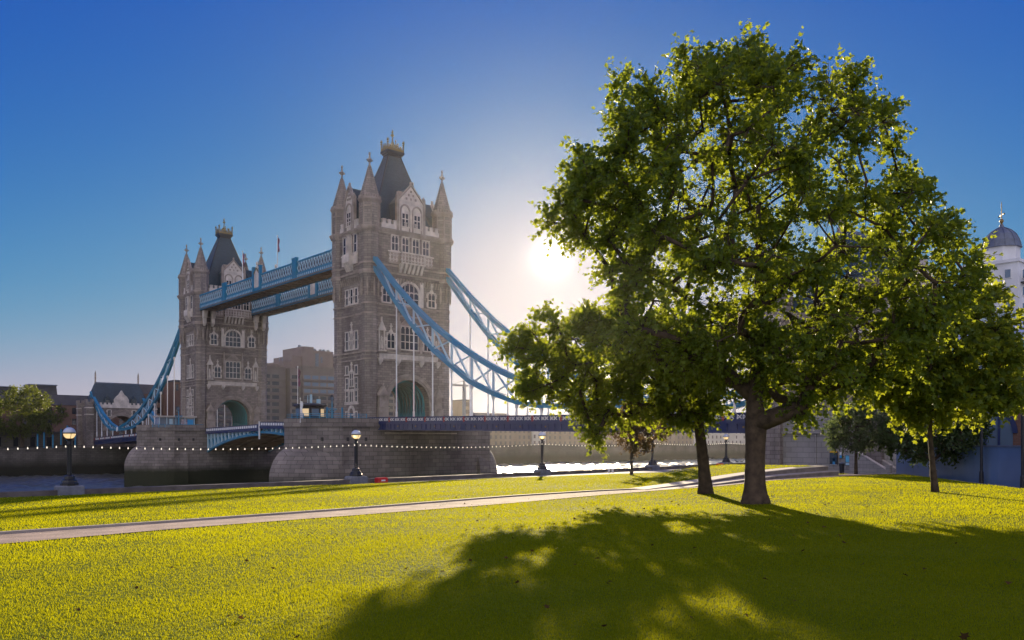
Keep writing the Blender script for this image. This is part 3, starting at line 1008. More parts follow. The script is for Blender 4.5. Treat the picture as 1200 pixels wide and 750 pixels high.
# ------------------------------------------------------------------ piers
def pier_plan(hx, hy, nose, n=10):
    """straight sides with two pointed-arch noses"""
    pts = []
    for k in range(n + 1):
        q = k / n
        pts.append((hx + nose * (1 - (1 - q) ** 1.0) * 1.0 * math.sin(q * math.pi / 2) ** .9 if q else hx, -hy * (1 - q ** 1.7)))
    east = pts
    north = [(x, -y) for x, y in reversed(pts[:-1])]
    half = east + north
    west = [(-x, -y) for x, y in half]
    return half + west


def make_pier():
    root = empty("bridge_pier")
    b = MB()
    body = pier_plan(18.5, 10.9, 6.6)
    b.prism(body, -18, -.9)
    o = b.build("pier_body", M_PIER, root)
    c = MB()
    big = pier_plan(18.5, 11.0, 6.7)
    c.prism([(x * 1.004, y * 1.02) for x, y in big], -.897, -.45)
    c.prism(big, -.447, 0)
    c.build("coping", M_PIER, root)
    p = MB()
    n = len(big)
    for i in range(n):
        (xa, ya), (xb, yb) = big[i], big[(i + 1) % n]
        if abs(ya) < 10.99 or abs(yb) < 10.99:
            s = .965
            p.add([(xa, ya, 0), (xb, yb, 0), (xb * s, yb * s, 0), (xa * s, ya * s, 0), (xa, ya, .85), (xb, yb, .85), (xb * s, yb * s, .85), (xa * s, ya * s, .85)],
                  [(0, 1, 5, 4), (1, 2, 6, 5), (2, 3, 7, 6), (3, 0, 4, 7), (4, 5, 6, 7)])
    for s in (-1, 1):
        for xa, xb in ((-18.5, -10.2), (10.2, 18.5)):
            p.box(xa, xb, min(s * 11, s * 10.55), max(s * 11, s * 10.55), 0, .85)
    p.build("parapet", M_PIER, root)
    # cutwaters: a pointed plan whose stone hood dies into the rounded end of the pier
    for s in (-1, 1):
        m = MB()
        rings = []
        for z, f in ((-18, 1.0), (-10.5, 1.0), (-9.6, .985), (-8.6, .95), (-7.6, .90), (-6.6, .83), (-5.8, .745), (-5.0, .62), (-4.3, .45), (-3.9, .25)):
            ring = []
            for k in range(-9, 10):
                q = 1 - abs(k) / 9.0
                x = 15 + 13.4 * (q ** .62)
                y = math.copysign(11.9 * (1 - q ** 1.35), k) if k else 0
                xx = 15 + (x - 15) * (.35 + .65 * f)
                ring.append((s * xx, y * (.5 + .5 * f) if f < 1 else y, z))
            ring.append((s * 13, 6, z)); ring.append((s * 13, -6, z))
            rings.append(ring if s > 0 else list(reversed(ring)))
        m.loft(rings)
        m.build("cutwater", M_PIER, root)
    h = MB()
    for x in (-21.5, -17.2, -13.2):
        y = -10.94 if x > -18.5 else -8.6
        h.box(x - .28, x + .28, y - .06, y + .1, -3.6, -2.9)
    h.build("drain_opening", M_IRON, root)
    g = MB()
    g.tube([(-9, -11.25, -2.0), (9, -11.25, -2.0)], .11, 6)
    for x in np.arange(-8, 9, 4): g.box(x - .08, x + .08, -11.2, -10.85, -2.1, -1.9)
    g.build("service_pipe", M_DRESS, root)
    return root


pier_s = make_pier()
pier_s.location = (CX, TY, Z0)
tag(pier_s, "nearer masonry bridge pier with a hooded pointed cutwater rising behind the lawn", "bridge pier", "stone piers of the bridge")
pier_n = copy_tree(pier_s)
pier_n.location = (CX, TY + SPAN, Z0 - .05)
tag(pier_n, "farther masonry bridge pier standing in the river on the left", "bridge pier", "stone piers of the bridge")


# ------------------------------------------------------------------ high walkways
def make_walkway():
    root = empty("high_walkway")
    ya, yb = -38.7, 38.7
    f = MB()
    f.box(-2.5, 2.5, ya, yb, .12, .55)
    f.build("floor", M_SOFFIT, root)
    r = MB()
    for y in np.arange(ya + 1.5, yb, 3.2):
        r.box(-2.4, 2.4, y - .12, y + .12, -.08, .12)
        for s in (-1, 1):
            r.bar((-2.3, y, .06), (2.3, min(yb, y + 3.2), .06), .1, .1) if s > 0 else None
    for x in (-1.25, 0, 1.25):
        r.box(x - .1, x + .1, ya, yb, -.02, .117)
    r.build("floor_ribs", M_DRESS_DARK, root)
    t = MB()
    t.box(-2.1, 2.1, ya, yb, 3.55, 3.75)
    t.loft([[(-2.1, y, 3.75), (2.1, y, 3.75), (0, y, 4.35)] for y in (ya, yb)])
    t.build("roof", M_LEAD, root)
    g = MB()
    g.box(-1.75, 1.75, ya, yb, .55, 3.55)
    g.build("glazed_passage", mat("passage_glass", (.16, .17, .18), .25, spec=.5, var=.3, vscale=.5), root)
    for s in (-1, 1):
        k = MB()
        x = s * 2.5
        k.box(min(x, x - s * .35), max(x, x - s * .35), ya, yb, 0, .3)
        k.box(min(x - s * .04, x - s * .3), max(x - s * .04, x - s * .3), ya, yb, .3, 1.45)
        k.box(min(x, x - s * .35), max(x, x - s * .35), ya, yb, 1.45, 1.65)
        k.box(min(x, x - s * .4), max(x, x - s * .4), ya, yb, 3.95, 4.35)
        for y in np.arange(ya + .4, yb, .94):
            k.box(min(x + s * .02, x - s * .05), max(x + s * .02, x - s * .05), y - .07, y + .07, .3, 1.45)
        k.build("girder", M_BLUE, root)
        p = MB()
        for y in np.arange(ya + .87, yb - .5, .94):
            p.box(min(x - s * .05, x + s * .015), max(x - s * .05, x + s * .015), y - .2, y + .2, .62, 1.12)
        p.build("girder_panels", M_PALEBLUE, root)
        l = MB()
        st = 1.25
        for y in np.arange(ya, yb - .2, st):
            l.bar((x - s * .12, y, 1.65), (x - s * .12, y + st, 3.95), .2, .08)
            l.bar((x - s * .2, y + st, 1.65), (x - s * .2, y, 3.95), .2, .08)
            l.box(min(x - s * .04, x - s * .1), max(x - s * .04, x - s * .1), y + st / 2 - .2, y + st / 2 + .2, 2.6, 3.0)
        l.build("lattice", M_PALEBLUE, root)
        for y in (-20.7, 20.7):
            q = MB(); q.box(min(x + s * .25, x - s * .3), max(x + s * .25, x - s * .3), y - 1.1, y + 1.1, .5, 5.0)
            q.box(min(x + s * .32, x - s * .36), max(x + s * .32, x - s * .36), y - 1.2, y + 1.2, 5.0, 5.25)
            for dy in (-.8, .8): q.box(min(x + s * .34, x + s * .25), max(x + s * .34, x + s * .25), y + dy - .18, y + dy + .18, .7, 4.9)
            q.build("pilaster", M_BLUE, root)
        q = MB()                             # arms panel at mid span
        for dy in (-2.0, 2.0):
            q.box(min(x + s * .3, x - s * .3), max(x + s * .3, x - s * .3), dy - .45, dy + .45, .4, 6.2)
            q.box(min(x + s * .36, x - s * .36), max(x + s * .36, x - s * .36), dy - .55, dy + .55, 6.2, 6.5)
        q.box(min(x + s * .1, x - s * .2), max(x + s * .1, x - s * .2), -1.55, 1.55, .4, 5.2)
        cp = q.build("centre_panel", M_BLUE, root)
        q = MB()
        pts = [(-1.3, 1.2), (1.3, 1.2), (1.3, 4.6), (.6, 5.4), (0, 6.1), (-.6, 5.4), (-1.3, 4.6)]
        q.loft([[(x + s * a, u, v) for u, v in pts] for a in (.1, .18)])
        q.lathe([(.25, 6.0), (.4, 6.4), (.12, 6.7), (.3, 7.0), (.3, 7.4), (0, 7.8)], 8, x, 0)
        q.build("shield", M_DRESS, cp)
        q = MB()
        for u in (-1, 1): q.bar((x + s * .22, u * 1.35, 4.7), (x + s * .22, 0, 6.15), .2, .18)
        q.build("gilded_trim", M_GOLD, cp)
    for y, s in ((ya, 1), (yb, -1)):         # stone corbels that carry the ends
        for xx in (-1.2, 1.2):
            q = MB()
            q.loft([[(xx - w, y - s * .2, z), (xx + w, y - s * .2, z), (xx + w, y + s * d, z), (xx - w, y + s * d, z)] for z, w, d in ((-4.4, .2, .4), (-3.6, .4, .9), (-2.2, .42, .9), (-2.0, .55, 1.1), (-.6, .55, 1.3), (-.1, .65, 1.6))])
            q.build("corbel", M_DRESS, root)
    return root


walk_w = make_walkway()
walk_w.location = (92.85, 202.95, 38.65)
tag(walk_w, "nearer blue latticed high level walkway joining the two tower tops", "walkway", "high level walkways")
walk_e = copy_tree(walk_w)
walk_e.location = (108.3, 202.95, 38.65)
tag(walk_e, "rear blue latticed walkway, seen below and behind the nearer one", "walkway", "high level walkways")


# ------------------------------------------------------------------ side spans
CH_UP = [(0, 38.6), (.7, 38.0), (8.2, 31.65), (15.6, 26.1), (21, 22.55), (26.9, 19.2), (32.4, 16.4), (37.7, 14.0), (42.7, 12.1), (54.6, 8.75), (65, 6.95)]
CH_LO = [(0, 36.7), (.7, 36.0), (7.3, 29.4), (14, 23.3), (20.3, 18.45), (26.15, 15.0), (31.8, 11.75), (37.1, 9.8), (43.3, 8.0), (48.5, 7.15), (57, 6.65), (65, 6.5)]
SH_UP = [(65, 6.95), (74, 8.9), (83, 12.2), (92, 16.6), (101, 21.5)]
SH_LO = [(65, 6.5), (74, 6.7), (83, 9.4), (92, 14.6), (101, 20.6)]
HANG_T = [8.1, 14.1, 20.3, 26.2, 32.1, 38.0, 44.0, 50.0, 56.5]
SH_T = [72, 79, 86, 92.5]


def ip(tab, t): return float(np.interp(t, [p[0] for p in tab], [p[1] for p in tab]))


def make_chain():
    """one braced suspension chain: local +Y runs from the tower out to the abutment"""
    root = empty("suspension_chain")
    for nm, tab in (("upper_chord", CH_UP), ("lower_chord", CH_LO), ("upper_chord", SH_UP), ("lower_chord", SH_LO)):
        c = MB()
        ts = np.linspace(tab[0][0], tab[-1][0], 26)
        big = .78 if tab in (CH_UP, CH_LO) else .68
        rings = []
        for i, t in enumerate(ts):
            z = ip(tab, t)
            dz = (ip(tab, min(tab[-1][0], t + .8)) - ip(tab, max(tab[0][0], t - .8))) / (min(tab[-1][0], t + .8) - max(tab[0][0], t - .8))
            L = math.hypot(1, dz)
            ny, nz = -dz / L, 1 / L
            rings.append([(sx * .38, t + s * ny * big / 2, z + s * nz * big / 2) for sx, s in ((-1, -1), (1, -1), (1, 1), (-1, 1))])
        c.loft(rings)
        # flange lips along both edges
        for e in (-1, 1):
            rr = []
            for q in rings:
                a, b = (Vector(q[0]), Vector(q[3])) if e < 0 else (Vector(q[1]), Vector(q[2]))
                n = (b - a).normalized()
                rr.append([b + Vector((e * .1, 0, 0)) - n * .14, b + Vector((e * .1, 0, 0)) + n * .06, b - Vector((e * .1, 0, 0)) + n * .06, b - Vector((e * .1, 0, 0)) - n * .14])
            c.loft(rr)
        c.build(nm, M_BLUE, root)
    w = MB()
    seq = [3.0] + HANG_T + [62]
    for i in range(len(seq) - 1):
        a, b = seq[i], seq[i + 1]
        if i:
            w.box(-.16, .16, a - .14, a + .14, ip(CH_LO, a), ip(CH_UP, a))
        if ip(CH_UP, a) - ip(CH_LO, a) > .8:
            w.bar((.1, a, ip(CH_UP, a)), (.1, b, ip(CH_LO, b)), .26, .26)
            if i: w.bar((-.1, a, ip(CH_LO, a)), (-.1, b, ip(CH_UP, b)), .22, .22)
    w.build("web_bracing", M_PALEBLUE, root)
    w = MB()
    seq = [68] + SH_T
    for i in range(len(seq) - 1):
        a, b = seq[i], seq[i + 1]
        w.bar((.1, a, ip(SH_UP, a)), (.1, b, ip(SH_LO, b)), .24, .24)
        w.bar((-.1, a, ip(SH_LO, a)), (-.1, b, ip(SH_UP, b)), .24, .24)
        w.box(-.14, .14, b - .12, b + .12, ip(SH_LO, b), ip(SH_UP, b))
    w.build("web_bracing", M_PALEBLUE, root)
    for t in HANG_T + SH_T:
        tab = CH_LO if t < 65 else SH_LO
        zt = ip(tab, t)
        zb = 5.0 - .016 * t
        h = MB()
        h.tube([(0, t, zb), (0, t, zt)], .13, 8)
        h.lathe([(.24, zt - 1.1), (.34, zt - .5), (.34, zt)], 8, 0, t)
        h.lathe([(.2, zb + .8), (.2, zb + 2.3)], 8, 0, t)
        h.build("hanger_rod", M_WHITE, root)
    j = MB()
    j.lathe([(.9, -.75), (.9, .75)], 16)
    vs = j.v; j.v = [(z * .8, 65 + x, 6.7 + y) for x, y, z in vs]
    j.build("pin_joint", M_WHITE, root)
    return root


chains = []
ch0 = make_chain()
for i, (x, y, s, dz, lab) in enumerate(((91.43, 149.0, -1, 0, "near suspension chain curving down from the nearer tower towards the trees"),
                                        (109.73, 149.0, -1, 0, "suspension chain on the far side of the nearer tower's right hand span"),
                                        (91.43, 257.3, 1, -1.3, "suspension chain sweeping down left from the farther tower to the arched gatehouse"),
                                        (109.73, 257.3, 1, -1.3, "suspension chain mostly hidden behind the farther tower's other chain"))):
    o = ch0 if i == 0 else copy_tree(ch0)
    o.location = (x, y, dz)
    o.rotation_euler = (0, 0, math.pi if s < 0 else 0)
    tag(o, lab, "suspension chain", "suspension chains")


def make_side_span(slope):
    """roadway of one side span; local +Y runs away from the tower"""
    root = empty("side_span")
    Ln = 93.0
    zf = lambda t: -slope * t
    d = MB()
    d.loft([[(x, t, z + zf(t)) for x, z in ((-9.9, -.25), (9.9, -.25), (9.9, 0), (-9.9, 0))] for t in (0, Ln)])
    d.build("road_deck", M_ASPHALT, root)
    u = MB()
    for t in np.arange(3, Ln, 6.0):
        u.loft([[(x, t + q, z + zf(t)) for x, z in ((-9.6, -1.3), (9.6, -1.3), (9.6, -.3), (-9.6, -.3))] for q in (-.2, .2)])
    for x in (-6, -2, 2, 6):
        u.loft([[(x + a, t, z + zf(t)) for a, z in ((-.2, -1.0), (.2, -1.0), (.2, -.3), (-.2, -.3))] for t in (0, Ln)])
    u.build("floor_beams", M_NAVY, root)
    for s in (-1, 1):
        g = MB()
        def strip(mb, xa, xb, za, zb, t0=0, t1=Ln):
            a, b = min(s * xa, s * xb), max(s * xa, s * xb)
            mb.loft([[(x, t, z + zf(t)) for x, z in ((a, za), (b, za), (b, zb), (a, zb))] for t in (t0, t1)])
        strip(g, 9.75, 10.35, -1.45, -1.2)
        strip(g, 9.95, 10.1, -1.2, -.25)
        strip(g, 9.7, 10.3, -.25, .18)
        strip(g, 10.02, 10.12, .18, 1.05)
        strip(g, 9.95, 10.25, .97, 1.13)
        for t in np.arange(1, Ln, 1.5):
            a, b = min(s * 10.1, s * 10.28), max(s * 10.1, s * 10.28)
            g.box(a, b, t - .04, t + .04, -1.2 + zf(t), -.25 + zf(t))
        g.build("girder", M_NAVY, root)
        for t in np.arange(.8, Ln - 1, 2.0):
            p = MB()
            for dt in (-.42, .42):
                for (ta, za, tb, zb) in ((-.3, .36, .3, .86), (-.3, .86, .3, .36)):
                    p.bar((s * 10.16, t + dt + ta, za + zf(t)), (s * 10.16, t + dt + tb, zb + zf(t)), .13, .09)
                p.box(min(s * 10.12, s * 10.17), max(s * 10.12, s * 10.17), t + dt - .38, t + dt - .30, .32 + zf(t), .9 + zf(t))
            p.build("railing_panel", M_WHITE, root)
        q = MB(); z2 = MB()
        for t in HANG_T + SH_T:
            q = MB()
            q.box(min(s * 10.13, s * 10.34), max(s * 10.13, s * 10.34), t - .16, t + .16, .1 + zf(t), 1.05 + zf(t))
            q.build("railing_post", M_RED, root)
            z2.box(min(s * 10.1, s * 10.2), max(s * 10.1, s * 10.2), t + 2.8, t + 3.05, -.85 + zf(t), -.6 + zf(t))
        z2.build("girder_bosses", M_GOLD, root)
    return root


span_s = make_side_span(.0135)
span_s.location = (CX, 149.9, 5.1)
span_s.rotation_euler = (0, 0, math.pi)
tag(span_s, "navy blue road span with white cross railing running right from the nearer tower", "road span", "side spans of the roadway")
span_n = make_side_span(.030)
span_n.location = (CX, 256.2, 4.0)
tag(span_n, "navy blue road span left of the farther tower leading to the gatehouse", "road span", "side spans of the roadway")


# ------------------------------------------------------------------ bascules
def make_bascule():
    """one leaf; local +Y runs from the pier to mid river"""
    root = empty("bascule_leaf")
    Ln = 34.6
    zb = lambda t: -6.1 + 4.6 * (1 - (1 - t / Ln) ** 2)
    zt = lambda t: -.35 + .018 * t
    d = MB()
    d.loft([[(x, t, z) for x, z in ((-9.6, zt(t) - .25), (9.6, zt(t) - .25), (9.6, zt(t)), (-9.6, zt(t)))] for t in (0, Ln)])
    d.build("road_deck", M_ASPHALT, root)
    for x, m in ((-9.2, M_BLUE), (-3.2, M_SOFFIT), (3.2, M_SOFFIT), (9.2, M_BLUE)):
        r = MB()
        ts = np.linspace(0, Ln, 15)
        r.loft([[(x - .3, t, zb(t)), (x + .3, t, zb(t)), (x + .3, t, zb(t) + .55), (x - .3, t, zb(t) + .55)] for t in ts])
        for i in range(0, 14):
            t0, t1 = ts[i], ts[i + 1]
            if zt(t0) - zb(t0) > 1.2:
                r.bar((x, t0, zb(t0) + .3), (x, t0, zt(t0) - .2), .3)
                r.bar((x, t0, zt(t0) - .3), (x, t1, zb(t1) + .3), .3)
        r.build("arched_girder", m, root)
    for x in (-9.2, 9.2):
        for i in range(0, 12):
            t0 = Ln * i / 14 + .6
            if zt(t0) - .3 - zb(t0) - .55 < .15: continue
            k = MB(); k.box(x - .45, x + .45, t0, t0 + .5, zb(t0) + .55, zt(t0) - .3)
            k.build("web_plate", M_PALEBLUE, root)
    c = MB()
    for t in np.arange(1.5, Ln, 2.4):
        c.box(-9, 9, t - .12, t + .12, zb(t) + .1, zb(t) + .45)
    c.loft([[(-9, t, zb(t) + .55), (9, t, zb(t) + .55), (9, t, zb(t) + .62), (-9, t, zb(t) + .62)] for t in np.linspace(0, Ln, 12)])
    c.build("underside_plating", M_SOFFIT, root)
    for s in (-1, 1):
        g = MB()
        for za, zb_, xa, xb in ((-.55, .1, 9.55, 9.9), (.98, 1.12, 9.6, 9.85), (.1, .98, 9.68, 9.74)):
            a, b = min(s * xa, s * xb), max(s * xa, s * xb)
            g.loft([[(x, t, z + zt(t)) for x, z in ((a, za), (b, za), (b, zb_), (a, zb_))] for t in (0, Ln)])
        g.build("railing", M_NAVY, root)
        for t in np.arange(.8, Ln - .4, 1.35):
            p = MB()
            p.box(min(s * 9.74, s * 9.8), max(s * 9.74, s * 9.8), t - .45, t + .45, .25 + zt(t), .88 + zt(t))
            p.build("railing_panel", M_WHITE, root)
    e = MB(); e.box(-10.0, -9.7, Ln - .35, Ln, -3.0, 1.5); e.build("end_post", M_WHITE, root)
    return root


bas_n = make_bascule()
bas_n.location = (CX, 238.0, 4.15)
bas_n.rotation_euler = (0, 0, math.pi)
tag(bas_n, "lifting road leaf with blue arched girders hinged at the farther pier", "bascule leaf", "bascule leaves")
bas_s = copy_tree(bas_n)
bas_s.location = (CX, 168.0, 4.75)
bas_s.rotation_euler = (0, 0, 0)
tag(bas_s, "lifting road leaf reaching left from behind the nearer pier", "bascule leaf", "bascule leaves")

# ------------------------------------------------------------------ abutment gatehouses
def make_gatehouse(ground):
    """arched abutment tower with steep hipped roof; local +Y looks at the river"""
    root = empty("abutment_gatehouse")
    hx, hy = 11.8, 6.0
    AR, AS = 5.9, 3.2
    w = MB()
    for y0, y1 in ((-hy, -hy + 1.4), (hy - 1.4, hy)):
        w.arch_wall(-hx, hx, -1.5, 12.5, 0, AR, AS, y0, y1)
    for s in (-1, 1):
        w.box(min(s * (AR + .3), s * hx), max(s * (AR + .3), s * hx), -hy + 1.4, hy - 1.4, -1.5, 12.5)
    w.box(-hx, hx, -hy + 1.4, hy - 1.4, 10.2, 12.5)
    w.box(-hx - .15, hx + .15, -hy - .15, hy + .15, ground, -1.5)
    w.build("wall", M_TOWER, root)
    v = MB(); v.arch_ring(0, AR - .02, AR + .4, AS, -hy + 1.4, hy - 1.4); v.build("vault", M_SOFFIT, root)
    for s in (-1, 1):
        F = (lambda u, o, z: (u, -hy - o, z)) if s < 0 else (lambda u, o, z: (-u, hy + o, z))
        b = MB(F)
        b.arch_ring(0, AR, AR + .7, AS, -.3, .3); b.arch_ring(0, AR + .7, AR + 1.0, AS, -.2, .45)
        b.build("arch_moulding", M_DRESS_DARK, root)
        b = MB(F)
        b.box(-hx + 2.2, hx - 2.2, 0, .35, 12.1, 13.4)
        for i in range(13):
            u = -hx + 2.6 + i * (2 * hx - 5.2) / 12
            b.box(u - .4, u + .4, 0, .35, 13.4, 14.1)
        b.build("battlement", M_DRESS, root)
        for u in (-4.6, 4.6):
            window(root, F, u, 8.9, 1.1, 2.3, 1, 0)
        for u in (0,):
            d = MB(F)
            d.loft([[(-2.6, o, 12.6), (2.6, o, 12.6), (2.6, o, 15.4), (1.9, o, 16.6), (.9, o, 17.4), (0, o, 19.0), (-.9, o, 17.4), (-1.9, o, 16.6), (-2.6, o, 15.4)] for o in (-1.2, .3)])
            d.box(-.9, .9, .3, .45, 13.4, 16.2)
            d.build("dormer_gable", M_DRESS, root)
        for u in (-5, 5):
            d = MB(F); d.box(u - 1, u + 1, -3, -.9, 13, 15.6); d.loft([[(u - 1.1, o, 15.6), (u + 1.1, o, 15.6), (u, o, 16.8)] for o in (-.85, -3)])
            dd = d.build("dormer", M_SLATE, root)
            d = MB(F); d.box(u - .6, u + .6, -.9, -.86, 13.6, 15.2); d.build("pane", M_GLASS, dd)
    for sx in (-1, 1):
        for sy in (-1, 1):
            t = MB()
            t.box(sx * hx - 1.25, sx * hx + 1.25, sy * hy - 1.2, sy * hy + 1.2, ground, 13.6)
            t.box(sx * hx - 1.4, sx * hx + 1.4, sy * hy - 1.35, sy * hy + 1.35, 13.6, 14.2)
            for a in (-1, 1):
                for b_ in (-1, 1): t.box(sx * hx + a * 1.0 - .38, sx * hx + a * 1.0 + .38, sy * hy + b_ - .38, sy * hy + b_ + .38, 14.2, 15.2)
            tu = t.build("turret", M_TURRET, root)
            t = MB(); t.box(sx * hx - 1.4, sx * hx + 1.4, sy * hy - 1.35, sy * hy + 1.35, 9.2, 9.6); t.box(sx * hx - 1.38, sx * hx + 1.38, sy * hy - 1.33, sy * hy + 1.33, 11.8, 12.2)
            t.build("moulding", M_DRESS, tu)
    r = MB()
    r.loft([[(-hx + 1, -hy + .5, 12.6), (hx - 1, -hy + .5, 12.6), (hx - 1, hy - .5, 12.6), (-hx + 1, hy - .5, 12.6)],
            [(-8.2, -.35, 22), (8.2, -.35, 22), (8.2, .35, 22), (-8.2, .35, 22)]])
    ro = r.build("roof", M_SLATE, root)
    for s in (-1, 1):
        c = MB(); c.lathe([(.45, 21.6), (.3, 22.4), (.3, 24), (.5, 24.1), (.3, 24.5), (.3, 25.6), (.1, 26.4), (0, 27)], 8, s * 8.0, 0)
        c.build("finial", M_DRESS_DARK, ro)
    c = MB(); c.box(-8.2, 8.2, -.4, .4, 21.9, 22.3); c.build("ridge_lead", M_LEAD, ro)
    return root


gate_n = make_gatehouse(-9)
gate_n.location = (CX + .3, 357.5, 1.9)
tag(gate_n, "slate roofed stone gatehouse with a wide road arch at the far left bridge end", "gatehouse", "gatehouses at the bridge ends")
gate_s = copy_tree(gate_n)
gate_s.location = (CX + .3, 49.5, 3.9)
gate_s.rotation_euler = (0, 0, math.pi)
tag(gate_s, "stone gatehouse of the near bank, mostly hidden behind the tall tree's crown", "gatehouse", "gatehouses at the bridge ends")

# ------------------------------------------------------------------ near-bank approach: stone retaining wall with stairs
ap = empty("approach_viaduct", (88.5, 45, -2.2))
tag(ap, "large plain ashlar approach wall of the bridge with string course behind the lawn", "viaduct wall")
b = MB()
b.box(0, 25, -85, 13.0, -1, 7.2)
b.box(-.35, 0, -85, 12.4, 4.55, 4.85)
for y in (5.2, 12.7, -3.5, -12, -24): b.box(-.1, 0, y - .14, y + .14, -1, 4.5)
b.build("wall", M_WALL, ap)
b = MB(); b.box(-.25, 25.2, -85, 13.2, 7.203, 7.6); b.box(-.15, .5, -85, 13.1, 7.6, 8.6); b.box(-.25, .6, -85, 13.2, 8.6, 8.85)
b.build("parapet", M_DRESS_DARK, ap)
b = MB()
for y in np.arange(-40, -10, 10.5):
    vs = b.arch_pts(y, 4.2, 2.0, 14)
    b.add([(-.06, u, v) for u, v in [(y - 4.2, -.6)] + vs + [(y + 4.2, -.6)]], [tuple(range(len(vs) + 2))])
b.build("arch_recess", M_IRON, ap)

# stone stair with sloping parapets, against the wall
st = empty("stone_staircase", (87.2, 42.5, -2.1)); st.scale = (.6, .5, .66)
tag(st, "granite staircase with sloping parapets climbing the approach wall behind the small tree", "staircase")
b = MB()
n = 16
for i in range(n):
    b.box(-2.0, 1.8, -3.2 + i * .34, 3.2, i * .17, (i + 1) * .17)
b.build("steps", M_KERB, st)
for nm, xa in (("side_wall", -2.5), ("side_wall", 1.3)):
    b = MB()
    b.loft([[(x, y, z) for y, z in ((-3.4, -.2), (4.5, -.2), (4.5, 3.9), (2.6, 3.7), (-3.4, 1.0))] for x in (xa, xa + .5)])
    o = b.build(nm, M_WALL, st)
    b = MB(); b.bar((xa + .25, -3.5, 1.06), (xa + .25, 2.7, 3.78), .66, .16); b.bar((xa + .25, 2.6, 3.82), (xa + .25, 4.6, 3.98), .66, .16); b.build("coping", M_DRESS, o)
b = MB(); b.box(-2.65, -1.85, -4.3, -3.4, -.3, 1.5); b.box(-2.75, -1.75, -4.4, -3.3, 1.5, 1.7); b.box(1.1, 2.0, -4.3, -3.4, -.3, 1.5); b.build("pier", M_WALL, st)

# notice boards on the wall
def board(x, y, z, w, h, cols, label):
    r = empty("notice_board", (x, y, z))
    tag(r, label, "notice board", "boards on the approach wall")
    f = MB(); f.box(-.12, 0, -w / 2, w / 2, 0, h); f.build("frame", M_IRON, r)
    for (u0, u1, v0, v1, c, nm) in cols:
        p = MB(); p.box(-.15, -.12, -w / 2 + w * u0, -w / 2 + w * u1, h * v0, h * v1); p.build(nm, c, r)
    return r


M_YEL = mat("sign_yellow", (.65, .36, .02), .5); M_SIGNB = mat("sign_blue", (.03, .28, .55), .4); M_SKYP = mat("poster_cyan", (.10, .42, .6), .4, var=.5, vscale=1.2)
M_DKP = mat("poster_dark", (.03, .06, .09), .4, var=.5, vscale=2)
board(88.45, 47.95, -1.1, .9, 1.5, [(.02, .98, .88, 1.0, M_YEL, "header_strip"), (.06, .94, .22, .84, M_DKP, "map_panel"), (.3, .6, .02, .45, M_SIGNB, "blue_panel"), (.05, .95, -.02, .0, M_WHITE, "foot_rail")],
      "dark map board with a yellow header fixed to the stone approach wall")
board(88.45, 46.2, -1.2, .75, 1.15, [(.08, .92, .35, .98, M_SKYP, "poster"), (.3, .92, .05, .3, M_PALEBLUE, "lower_panel")], "pale blue poster board on the approach wall, right of the dark map board")
board(88.45, 47.1, -.4, .3, .7, [(.1, .9, .5, .95, M_WHITE, "white_panel"), (.1, .9, .05, .45, M_SIGNB, "blue_panel")], "tiny white and blue plate between the two boards on the wall")
bn = empty("litter_bin", (80.5, 42.8, -1.75)); tag(bn, "black litter bin just past the end of the curved terrace wall, before the notice boards", "bin")
b = MB(); b.lathe([(.22, -.1), (.24, .75), (.28, .78), (.28, .95), (.2, 1.0)], 12); b.build("body", M_IRON, bn)
b = MB(); b.lathe([(.05, 1.0), (.3, 1.02), (.3, 1.08), (.02, 1.16)], 12); b.build("lid", M_LEAD, bn)

# blue hoarding and the brick building behind it
def hoarding():
    pts = [(62.6, 29.0), (58.5, 23.4), (54.4, 17.8), (50.3, 12.2), (46.2, 6.6)]
    r = empty("site_hoarding", (54.4, 17.8, -1.3)); tag(r, "long blue painted site hoarding closing off the lawn on the right", "hoarding")
    for i in range(len(pts) - 1):
        (xa, ya), (xb, yb) = pts[i], pts[i + 1]
        n = 3
        for k in range(n):
            p = Vector((xa + (xb - xa) * k / n - 54.4, ya + (yb - ya) * k / n - 17.8, 0)); q = Vector((xa + (xb - xa) * (k + 1) / n - 54.4, ya + (yb - ya) * (k + 1) / n - 17.8, 0))
            e = (q - p) * .003
            m = MB(); m.bar(p + e + Vector((0, 0, 1.27)), q - e + Vector((0, 0, 1.27)), .06, 2.5); m.build("panel", M_HOARD, r)
    t = MB()
    for i in range(len(pts) - 1):
        t.bar((pts[i][0] - 54.4, pts[i][1] - 17.8, 2.56), (pts[i + 1][0] - 54.4, pts[i + 1][1] - 17.8, 2.56), .16, .1)
    t.build("top_rail", M_LEAD, r)


M_HOARD = mat("hoarding_blue", (.10, .17, .29), .28, spec=.6, var=.25, vscale=.35)
hoarding()

